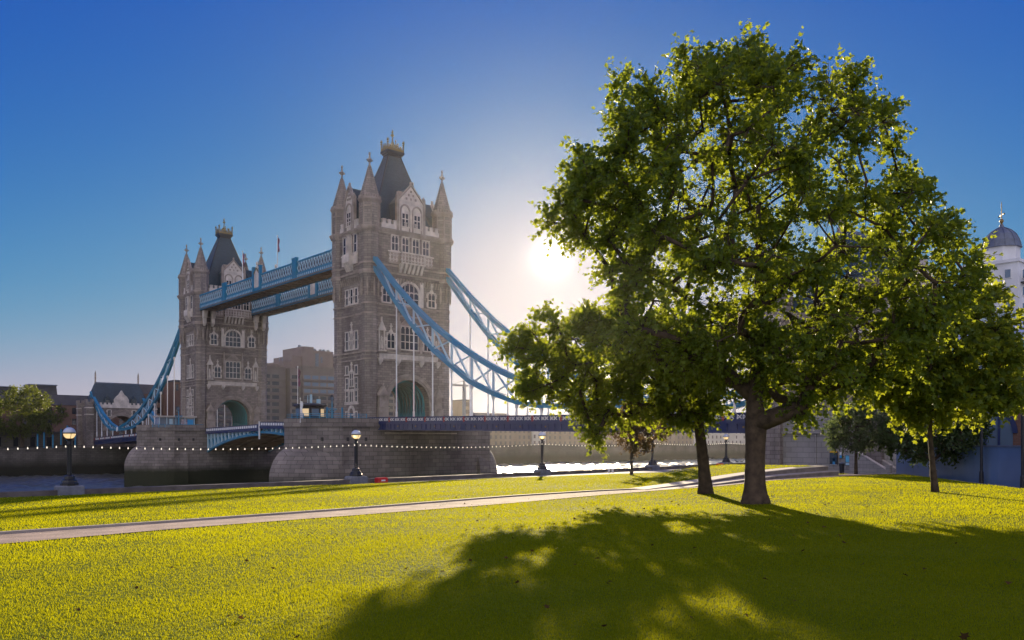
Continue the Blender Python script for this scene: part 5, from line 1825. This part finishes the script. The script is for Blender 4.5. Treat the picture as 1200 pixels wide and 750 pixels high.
def leaf_mat(name, c1, c2, tr, mixf=.5, spec=.3, rough=.48):
    m = bpy.data.materials.new(name); m.use_nodes = True
    N, L = m.node_tree.nodes, m.node_tree.links
    b = N["Principled BSDF"]; b.inputs["Roughness"].default_value = rough; b.inputs["Specular IOR Level"].default_value = spec
    at = N.new("ShaderNodeAttribute"); at.attribute_name = "tint"
    cr = N.new("ShaderNodeMix"); cr.data_type = 'RGBA'; cr.inputs[6].default_value = (*c1, 1); cr.inputs[7].default_value = (*c2, 1)
    L.new(at.outputs["Fac"], cr.inputs[0]); L.new(cr.outputs[2], b.inputs["Base Color"])
    t = N.new("ShaderNodeBsdfTranslucent")
    c3 = N.new("ShaderNodeMix"); c3.data_type = 'RGBA'; c3.inputs[6].default_value = (*[v * .75 for v in tr], 1); c3.inputs[7].default_value = (*tr, 1)
    L.new(at.outputs["Fac"], c3.inputs[0]); L.new(c3.outputs[2], t.inputs["Color"])
    mx = N.new("ShaderNodeMixShader"); mx.inputs[0].default_value = mixf
    L.new(b.outputs[0], mx.inputs[1]); L.new(t.outputs[0], mx.inputs[2])
    L.new(mx.outputs[0], N["Material Output"].inputs["Surface"])
    return m


def bark_mat(name, c):
    m = mat(name, c, .9, var=.45, vscale=5)
    return m


def mesh_from_arrays(name, V, T, m, tint=None, smooth=False):
    """triangles by numpy arrays"""
    me = bpy.data.meshes.new(name)
    nv, nt = len(V), len(T)
    me.vertices.add(nv); me.vertices.foreach_set("co", np.ascontiguousarray(V, np.float32).ravel())
    me.loops.add(nt * 3); me.loops.foreach_set("vertex_index", np.ascontiguousarray(T, np.int32).ravel())
    me.polygons.add(nt); me.polygons.foreach_set("loop_start", np.arange(0, nt * 3, 3, dtype=np.int32)); me.polygons.foreach_set("loop_total", np.full(nt, 3, np.int32))
    if smooth: me.polygons.foreach_set("use_smooth", np.ones(nt, bool))
    if tint is not None:
        a = me.attributes.new("tint", 'FLOAT', 'POINT'); a.data.foreach_set("value", np.ascontiguousarray(tint, np.float32))
    me.update(calc_edges=True); me.validate()
    if m: me.materials.append(m)
    return me


# five-lobed plane leaf (x across, y along, z fold)
PL = np.array([(0, 0, 0), (.16, .10, .03), (.50, .14, .10), (.30, .36, .05), (.58, .58, .13), (.24, .62, .05), (0, 1.0, -.10), (-.24, .62, .05), (-.58, .58, .13), (-.30, .36, .05), (-.50, .14, .10), (-.16, .10, .03), (0, .42, -.02)])
PT = np.array([(0, 1, 12), (1, 2, 3), (1, 3, 12), (3, 4, 5), (3, 5, 12), (5, 6, 12), (6, 7, 12), (7, 8, 9), (7, 9, 12), (9, 10, 11), (9, 11, 12), (11, 0, 12)])
# simple pointed leaf
SL = np.array([(0, 0, 0), (.28, .35, .05), (.2, .7, .03), (0, 1, -.06), (-.2, .7, .03), (-.28, .35, .05), (0, .5, -.03)])
ST = np.array([(0, 1, 6), (1, 2, 6), (2, 3, 6), (3, 4, 6), (4, 5, 6), (5, 0, 6)])


def leaves(pos, dirs, size, rng, TV, TT, up=.55):
    n = len(pos)
    d = dirs + rng.normal(0, .45, (n, 3)); d[:, 2] -= .25
    d /= np.linalg.norm(d, axis=1)[:, None]
    nr = rng.normal(0, 1, (n, 3)) * (1 - up); nr[:, 2] += up
    nr -= d * (nr * d).sum(1)[:, None]
    nr /= np.linalg.norm(nr, axis=1)[:, None] + 1e-9
    x = np.cross(d, nr)
    s = size * rng.uniform(.65, 1.25, n)
    V = pos[:, None, :] + s[:, None, None] * (TV[None, :, 0:1] * x[:, None] + TV[None, :, 1:2] * d[:, None] + TV[None, :, 2:3] * nr[:, None])
    T = TT[None] + (np.arange(n) * len(TV))[:, None, None]
    tint = np.repeat(np.clip(rng.beta(2, 2.5, n), 0, 1), len(TV))
    return V.reshape(-1, 3), T.reshape(-1, 3), tint


def in_poly(P, poly):
    x, y = P[:, 0], P[:, 1]
    ins = np.zeros(len(P), bool)
    dist = np.full(len(P), 1e9)
    n = len(poly)
    for i in range(n):
        x1, y1 = poly[i]; x2, y2 = poly[(i + 1) % n]
        c = ((y1 > y) != (y2 > y)) & (x < (x2 - x1) * (y - y1) / (y2 - y1 + 1e-12) + x1)
        ins ^= c
        t = np.clip(((x - x1) * (x2 - x1) + (y - y1) * (y2 - y1)) / ((x2 - x1) ** 2 + (y2 - y1) ** 2 + 1e-12), 0, 1)
        dist = np.minimum(dist, np.hypot(x - x1 - t * (x2 - x1), y - y1 - t * (y2 - y1)))
    return ins, dist


def grow_tree(name, label, loc, trunk, trunk_r, profile, depth, nclump, twigs, per_twig, leaf, twig_len, mats, seed, template=(PL, PT), margin=.55, cat="tree", group=None,
              fork=None, dshift=0.0, flare=1.5, mind=.62, limb_scale=1.0, up=.55, depth_k=3.2, shell=.5, keep_h=0.0, gaps=0):
    """trunk: [(lateral, depth, z)]; profile: outline of the crown in its (lateral, z) plane; the crown gets real depth"""
    rng = np.random.default_rng(seed)
    root = empty(name, loc); tag(root, label, cat, group)
    l2w = lambda p: np.stack([p[..., 0] * RIGHT[0] + p[..., 1] * FWD[0], p[..., 0] * RIGHT[1] + p[..., 1] * FWD[1], p[..., 2]], -1)
    poly = [tuple(p) for p in profile]
    xs, zs = [p[0] for p in poly], [p[1] for p in poly]
    C = []
    tries = 0
    md = mind
    while len(C) < nclump and tries < 400:
        tries += 1
        cand = np.stack([rng.uniform(min(xs), max(xs), 300), rng.uniform(min(zs), max(zs), 300)], 1)
        ins, dist = in_poly(cand, poly)
        ok = ins & (dist > margin)
        cand, dist = cand[ok], dist[ok]
        T = depth * np.sqrt(np.clip((dist - margin * .5) / depth_k, .02, 1))
        q = rng.uniform(-1, 1, len(cand)); q = np.sign(q) * np.abs(q) ** shell
        pts = np.stack([cand[:, 0], q * T + dshift, cand[:, 1]], 1)
        for p in pts:
            if len(C) >= nclump: break
            if all((p[0] - c[0]) ** 2 + (p[1] - c[1]) ** 2 + (p[2] - c[2]) ** 2 > md * md for c in C): C.append(p)
        if tries % 40 == 0: md *= .9
    C = np.array(C)
    # branch skeleton: every clump joins the nearest node that lies nearer the trunk
    nodes = [np.array(p, float) for p in trunk]; par = [-1] + list(range(len(trunk) - 1)); ntr = len(trunk)
    first = fork if fork is not None else max(1, ntr - 3)
    hub = np.array(trunk[-1], float)
    order = np.argsort(np.linalg.norm(C - np.array(trunk[min(first, ntr - 1)]), axis=1))
    tips = []
    for ci in order:
        p = C[ci]
        A = np.array(nodes[first:])
        d = np.linalg.norm(A - p, axis=1) + .35 * np.maximum(0, A[:, 2] - p[2] + .4)
        j = int(np.argmin(d)) + first
        a = nodes[j]; L = np.linalg.norm(p - a)
        ns = max(1, int(L / .8))
        prev = j
        bend = rng.normal(0, .09, 3) * L
        for s in range(1, ns + 1):
            t = s / ns
            q = a + (p - a) * t + bend * math.sin(math.pi * t) + np.array([0, 0, -.10 * L * math.sin(math.pi * t)]) * (1 if p[2] - a[2] < L * .8 else 0)
            nodes.append(q); par.append(prev); prev = len(nodes) - 1
        tips.append(prev)
    n = len(nodes)
    w = np.zeros(n)
    for t in tips: w[t] += 1
    for i in range(n - 1, 0, -1):
        if par[i] >= 0 and i >= ntr: w[par[i]] += w[i]
    for i in range(ntr - 1, 0, -1): w[par[i]] += w[i]
    rr = np.array([max(.012, .022 * limb_scale * (x + .25) ** .46) for x in w])
    for i in range(ntr):
        rr[i] = trunk_r[i]
    for i in range(ntr, n): rr[i] = min(rr[i], rr[par[i]] * .92)
    W = l2w(np.array(nodes))
    # trunk with root flare and lumpy bark
    tk = MB()
    NS = 20
    tt = np.linspace(0, ntr - 1, (ntr - 1) * 5 + 1)
    rings = []
    for t in tt:
        k = min(int(t), ntr - 2); f = t - k
        c = W[k] * (1 - f) + W[k + 1] * f; r = rr[k] * (1 - f) + rr[k + 1] * f
        hh = c[2]
        ring = []
        for i in range(NS):
            a = 2 * math.pi * i / NS
            lob = 1 + (.07 * math.sin(3 * a + seed) + .05 * math.sin(5 * a + 2 * seed)) + (flare - 1) * math.exp(-hh / .28) * (.7 + .5 * math.sin(4 * a + seed)) + rng.normal(0, .018)
            ring.append((c[0] + r * lob * math.cos(a), c[1] + r * lob * math.sin(a), c[2] - (.2 if t == 0 else 0)))
        rings.append(ring)
    tk.loft(rings)
    tk.build("trunk", mats[1], root, smooth=True)
    lb = MB()
    for i in range(ntr, n):
        if rr[i] < .016 and rng.random() < .3: continue
        pa = W[par[i]]; pr = min(rr[par[i]], rr[i] * 1.25)
        lb.tube([pa - (W[i] - pa) * .08, (pa + W[i]) / 2 + rng.normal(0, .02, 3), W[i]], [pr, (pr + rr[i]) / 2, rr[i]], 7 if rr[i] > .05 else 5)
    # twigs and leaves
    P, D = [], []
    Cw = l2w(C)
    cen = Cw.mean(0)
    for c in Cw:
        out = c - cen; out = out / (np.linalg.norm(out) + 1e-6)
        k = int(twigs * rng.uniform(.7, 1.3))
        dv = rng.normal(0, 1, (k, 3)) + out * .55 + np.array([0, 0, .1]); dv /= np.linalg.norm(dv, axis=1)[:, None]
        ln = twig_len * rng.uniform(.45, 1.15, k) * np.where(rng.random(k) < .10, 1.32, 1.0)
        for d_, l_ in zip(dv, ln):
            m = per_twig
            f = np.linspace(.25, 1.0, m) + rng.normal(0, .04, m)
            pp = c + d_ * (l_ * f)[:, None] + np.array([0, 0, -1]) * (.16 * l_ * f ** 2)[:, None] + rng.normal(0, .035, (m, 3))
            P.append(pp)
            side = rng.normal(0, .7, (m, 3))
            D.append(np.repeat(d_[None], m, 0) + side)
        for d_, l_ in list(zip(dv, ln))[:max(3, k // 3)]:
            lb.tube([c, c + d_ * l_ * .55 + np.array([0, 0, -.05 * l_]), c + d_ * l_ * .95 + np.array([0, 0, -.15 * l_])], [.014, .009, .005], 3)
    lb.build("limbs", mats[1], root, smooth=True)
    P, D = np.concatenate(P), np.concatenate(D)
    if gaps:                                  # openings through the crown where light falls through
        sd = np.array(SUN_DIR); e1 = np.cross(sd, [0, 0, 1]); e1 /= np.linalg.norm(e1); e2 = np.cross(sd, e1)
        q = np.stack([P @ e1, P @ e2], 1)
        qm = q.mean(0); dq = np.linalg.norm(q - qm, axis=1)
        inner = q[dq < np.quantile(dq, .72)]
        eye = np.array([-loc[0], -loc[1], EYE - loc[2]]); eq = np.array([eye @ e1, eye @ e2])
        inner = inner[np.linalg.norm(inner - eq, axis=1) > 3.2]
        cc = inner[rng.integers(0, len(inner), gaps)]
        keep = np.ones(len(P), bool)
        for c_ in cc:
            r_ = rng.uniform(.2, .55); ax = rng.uniform(.5, 1.8)
            u_, v_ = (q[:, 0] - c_[0]) / r_ / ax, (q[:, 1] - c_[1]) / r_
            f_ = np.arctan2(v_, u_)
            keep &= ~(u_ ** 2 + v_ ** 2 < 1 + .45 * np.sin(3 * f_ + c_[0] * 7) + .3 * np.sin(5 * f_ + c_[1] * 5) + rng.normal(0, .4, len(P)))
        P, D = P[keep], D[keep]
    if keep_h: 
        k = P[:, 2] > keep_h; P, D = P[k], D[k]
    V, T, tint = leaves(P, D, leaf, rng, template[0], template[1], up)
    me = mesh_from_arrays("crown", V, T, mats[0], tint)
    o = bpy.data.objects.new("crown", me); COL.objects.link(o); o.parent = root
    return root


M_BARK = bark_mat("plane_bark", (.07, .048, .032))
M_BARK2 = bark_mat("dark_bark", (.07, .052, .036))
_n = M_BARK.node_tree
LF1 = leaf_mat("plane_leaf", (.03, .064, .012), (.07, .118, .018), (.46, .53, .025), .53)
LF2 = leaf_mat("young_plane_leaf", (.05, .095, .014), (.095, .145, .02), (.48, .52, .03), .55)
LF3 = leaf_mat("bronze_leaf", (.045, .042, .016), (.075, .065, .022), (.22, .13, .04), .4)
LF4 = leaf_mat("grey_green_leaf", (.05, .075, .035), (.075, .10, .045), (.18, .24, .07), .4)
LF5 = leaf_mat("dark_leaf", (.03, .055, .015), (.05, .08, .02), (.10, .16, .03), .35)
LF6 = leaf_mat("far_plane_leaf", (.03, .055, .012), (.08, .10, .016), (.24, .28, .03), .4)


def outline(px0, depth_d, pts, ybase):
    """crown outline given in paces of the survey sketch: (sideways, height) in metres"""
    k = depth_d / 993.4
    return [((x - px0) * k, (ybase - y) * k) for x, y in pts]


# the big plane tree
OUT1 = outline(885, 27.32, [(704, 90), (728, 62), (760, 84), (800, 48), (850, 38), (900, 50), (950, 76), (990, 78), (1012, 104), (1052, 140), (1062, 174), (1076, 212), (1112, 246), (1130, 270),
                            (1152, 306), (1160, 345), (1135, 368), (1100, 408), (1064, 446), (1022, 468), (970, 484), (952, 512), (925, 508), (908, 484), (880, 474), (866, 508), (840, 498), (838, 460), (800, 446),
                            (740, 432), (700, 410), (668, 380), (634, 366), (640, 352), (690, 344), (708, 314), (694, 282), (655, 282), (612, 276), (602, 242), (632, 230), (660, 202), (652, 182), (668, 158), (690, 126)], 590)
grow_tree("plane_tree", "tall broad plane tree with a thick trunk dominating the right half of the lawn", (23.76, 15.58, -.41),
          [(0, 0, 0), (-.02, 0, .8), (.0, .02, 1.7), (.03, .05, 2.55), (.0, .1, 3.4), (.1, .1, 4.6), (.1, 0, 6.2), (.15, .1, 8.0), (.1, 0, 9.6)], [.345, .315, .305, .34, .25, .21, .16, .11, .07],
          OUT1, 5.4, 455, 25, 11, .145, .88, (LF1, M_BARK), 11, fork=3, limb_scale=1.0, mind=.45, margin=.55, gaps=34, dshift=1.0)
# the leaning tree behind it
OUT2 = outline(827, 34.13, [(604, 372), (640, 346), (690, 352), (740, 360), (800, 380), (850, 400), (868, 440), (858, 478), (840, 502), (800, 510), (775, 508), (745, 504), (722, 506), (706, 528), (684, 528), (668, 516), (676, 492), (648, 482),
                            (606, 472), (590, 448), (596, 428), (572, 406), (574, 382)], 579)
grow_tree("plane_tree", "leaning plane tree just left of and behind the tallest tree, its foliage spreading left", (28.18, 20.77, -.55),
          [(0, 0, 0), (-.08, 0, 1.0), (-.2, .02, 2.2), (-.32, .03, 3.2), (-.4, .02, 4.4), (-.55, 0, 5.6)], [.27, .235, .21, .19, .15, .1],
          OUT2, 3.0, 155, 23, 11, .145, .8, (LF1, M_BARK), 23, fork=2, flare=1.35, limb_scale=.95, mind=.45, gaps=6, depth_k=2.4, margin=.55)
# the young tree on the right
OUT4 = outline(1096, 32.4, [(1000, 440), (1005, 400), (1040, 380), (1075, 350), (1110, 352), (1138, 335), (1160, 330), (1178, 352), (1188, 395), (1215, 400), (1225, 440), (1205, 470), (1190, 496), (1150, 492), (1120, 500), (1085, 505), (1062, 512), (1045, 490), (1022, 494), (1005, 482)], 577)
grow_tree("young_plane_tree", "slender young plane tree with bright sunlit leaves on the right of the lawn", (33.4, 13.99, -.37),
          [(0, 0, 0), (-.1, 0, 1.0), (-.2, 0, 2.1), (-.22, 0, 3.2), (-.15, 0, 4.6), (-.05, 0, 6.0)], [.13, .105, .09, .075, .055, .03],
          OUT4, 2.6, 85, 24, 9, .20, .8, (LF2, M_BARK), 37, fork=2, flare=1.25, margin=.6, depth_k=2.2, up=.45)
# the small bronze tree by the river
OUT3 = outline(740, 66.8, [(706, 492), (715, 478), (735, 470), (758, 470), (780, 482), (790, 498), (784, 515), (765, 526), (742, 532), (722, 522), (708, 508)], 557)
grow_tree("bronze_leaved_tree", "small brown leaved tree on the far lawn beside the river lamps", (50.71, 44.46, -1.17),
          [(0, 0, 0), (.0, 0, 1.0), (-.02, 0, 2.0), (0, 0, 3.2), (0, 0, 4.5)], [.13, .105, .095, .075, .04],
          OUT3, 2.2, 44, 26, 8, .17, .65, (LF3, M_BARK2), 41, fork=2, flare=1.3, template=(SL, ST), margin=.4, depth_k=1.6)
OUT5 = outline(1003, 58.5, [(962, 505), (972, 482), (990, 465), (1012, 455), (1035, 465), (1048, 490), (1052, 515), (1030, 526), (1003, 532), (975, 524)], 556)
grow_tree("grey_green_tree", "small feathery grey green tree against the stone wall by the staircase", (56.18, 28.85, -.85),
          [(0, 0, 0), (0, 0, 1.2), (.03, 0, 2.3), (0, 0, 3.4), (0, 0, 4.6)], [.12, .1, .09, .07, .04],
          OUT5, 2.0, 42, 24, 9, .2, .7, (LF4, M_BARK2), 43, fork=2, flare=1.3, template=(SL, ST), margin=.4, depth_k=1.6)
OUT6 = outline(1092, 55.5, [(1036, 520), (1040, 490), (1060, 470), (1100, 462), (1140, 475), (1152, 505), (1140, 532), (1110, 540), (1070, 538), (1045, 532)], 556)
grow_tree("dark_bushy_tree", "dark low bushy tree in shade in front of the blue hoarding", (57.0, 24.1, -.8),
          [(0, 0, 0), (0, 0, 1.0), (0, 0, 2.0), (0, 0, 3.2), (0, 0, 4.2)], [.13, .11, .1, .08, .05],
          OUT6, 2.4, 50, 26, 8, .24, .75, (LF5, M_BARK2), 47, fork=1, flare=1.3, template=(SL, ST), margin=.4, depth_k=1.6)
OUT7 = outline(26, 322, [(-30, 520), (-34, 490), (-10, 476), (15, 470), (32, 466), (48, 474), (58, 488), (72, 497), (66, 515), (50, 524), (28, 526), (0, 524)], 543)
grow_tree("big_bank_tree", "large round plane tree on the far left bank catching sun on its top", (66.5, 351.5, -2.3),
          [(0, 0, 0), (0, 0, 2.2), (0, 0, 4.5), (0, 0, 9), (0, 0, 15)], [.9, .75, .65, .5, .2],
          OUT7, 9, 120, 16, 8, .75, 2.6, (LF6, M_BARK2), 53, fork=1, flare=1.2, template=(SL, ST), margin=1.4, mind=2.2, depth_k=6, limb_scale=3)

# ------------------------------------------------------------------ grass
def grass():
    rng = np.random.default_rng(5)
    N = 1000000
    th = rng.uniform(-.66, .66, N)
    d = np.exp(rng.uniform(math.log(5.5), math.log(72), N))
    a = PHI + th
    d = d / np.maximum(.6, np.cos(th))
    x, y = d * np.sin(a), d * np.cos(a)
    k = (x < lawn_right(y) - .1) & (y < 49.4) & (y > -38)
    pa = np.interp(x, [p[0] for p in PATH_S], [p[1] for p in PATH_S]); pb = np.interp(x, [p[0] for p in PATH_N], [p[1] for p in PATH_N])
    edge = .06 * rng.normal(0, 1, N)
    k &= ~((y > pa + edge) & (y < pb + .1) & (x < 57.5))
    f = np.interp(x, [p[0] for p in FRONT], [p[1] for p in FRONT]); bk = np.interp(x, [p[0] for p in BACK], [p[1] for p in BACK])
    ont = (x > 30) & (x < 54.1) & (y > f - .8) & (y < bk)
    onl = ont & (y > f + 1.0) & (x < 53.6)
    k &= (~ont) | onl
    # bare and thin patches
    pat = np.sin(x * .9 + 1.7 * np.sin(y * .7)) * np.sin(y * 1.1 + 1.3 * np.sin(x * .5))
    k &= rng.random(N) < .80 + .2 * pat
    x, y, d, onl, pat = x[k], y[k], d[k], onl[k], pat[k]
    n = len(x)
    z = zg(x, y) + np.where(onl, 0, 0)
    if onl.any():
        z[onl] = zg(x[onl], np.interp(x[onl], [p[0] for p in FRONT], [p[1] for p in FRONT])) + np.vectorize(ter_h)(x[onl]) - .01 * (y[onl] - np.interp(x[onl], [p[0] for p in FRONT], [p[1] for p in FRONT]))
    sc = (d / 8.0)
    w = .0030 * np.clip(sc, .8, 9) ** .95 * rng.uniform(.6, 1.4, n)
    h = .028 * np.clip(sc, 1, 9) ** .28 * rng.uniform(.55, 1.35, n) * (1 + .22 * pat)
    az = rng.uniform(0, 2 * math.pi, n); lean = rng.uniform(.1, .8, n); la = rng.uniform(0, 2 * math.pi, n)
    base = np.stack([x, y, z - .004], 1)
    side = np.stack([np.cos(az), np.sin(az), np.zeros(n)], 1) * w[:, None]
    tip = base + np.stack([np.cos(la) * lean * h, np.sin(la) * lean * h, h], 1)
    V = np.stack([base - side, base + side, tip], 1).reshape(-1, 3)
    T = np.arange(n * 3).reshape(-1, 3)
    big = np.sin(x * .21 + 1.1 * np.sin(y * .17)) * np.sin(y * .33 + .9 * np.sin(x * .13 + 1))
    tint = np.repeat(np.clip(.5 + .14 * pat + .3 * big + rng.normal(0, .17, n), 0, 1), 3)
    me = mesh_from_arrays("lawn_grass", V, T, leaf_mat("grass_blade", (.10, .14, .004), (.17, .19, .005), (.555, .54, .005), .6, .04, .8), tint)
    o = bpy.data.objects.new("lawn_grass", me); COL.objects.link(o)
    tag(o, "short mown yellow green grass covering the lawn", "grass", kind="stuff")
    # scattered fallen leaves
    M = 520
    th = rng.uniform(-.62, .62, M); d = np.exp(rng.uniform(math.log(7), math.log(45), M)); a = PHI + th
    x, y = d * np.sin(a), d * np.cos(a)
    dd = np.hypot(x - 25, y - 14)
    k = (x < lawn_right(y) - .5) & (y < 48) & ((rng.random(M) < np.exp(-(dd / 14) ** 2) * .95 + .1))
    x, y = x[k], y[k]
    pos = np.stack([x, y, zg(x, y) + .055], 1)
    dirs = rng.normal(0, 1, pos.shape); dirs[:, 2] *= .2
    V, T, tint = leaves(pos, dirs, .075, rng, PL, PT, .75)
    V[:, 2] = np.maximum(V[:, 2], np.repeat(pos[:, 2], len(PL)) - .03)
    me = mesh_from_arrays("fallen_leaves", V, T, leaf_mat("dead_leaf", (.06, .035, .015), (.13, .075, .03), (.1, .05, .02), .3, .0, .9), tint)
    o = bpy.data.objects.new("fallen_leaves", me); COL.objects.link(o)
    tag(o, "dry brown leaves scattered over the lawn under the trees", "leaves", kind="stuff")


grass()

# ------------------------------------------------------------------ haze
def haze(density=.0009, aniso=.72):
    b = MB(); b.box(-700, 1500, -200, 1500, -20, 82)
    m = bpy.data.materials.new("haze_air"); m.use_nodes = True
    nt = m.node_tree
    nt.nodes.remove(nt.nodes["Principled BSDF"])
    v = nt.nodes.new("ShaderNodeVolumePrincipled")
    v.inputs["Color"].default_value = (.95, .93, .9, 1); v.inputs["Density"].default_value = density; v.inputs["Anisotropy"].default_value = aniso
    nt.links.new(v.outputs[0], nt.nodes["Material Output"].inputs["Volume"])
    o = b.build("haze", m); tag(o, kind="stuff")


haze(.00003, .82)
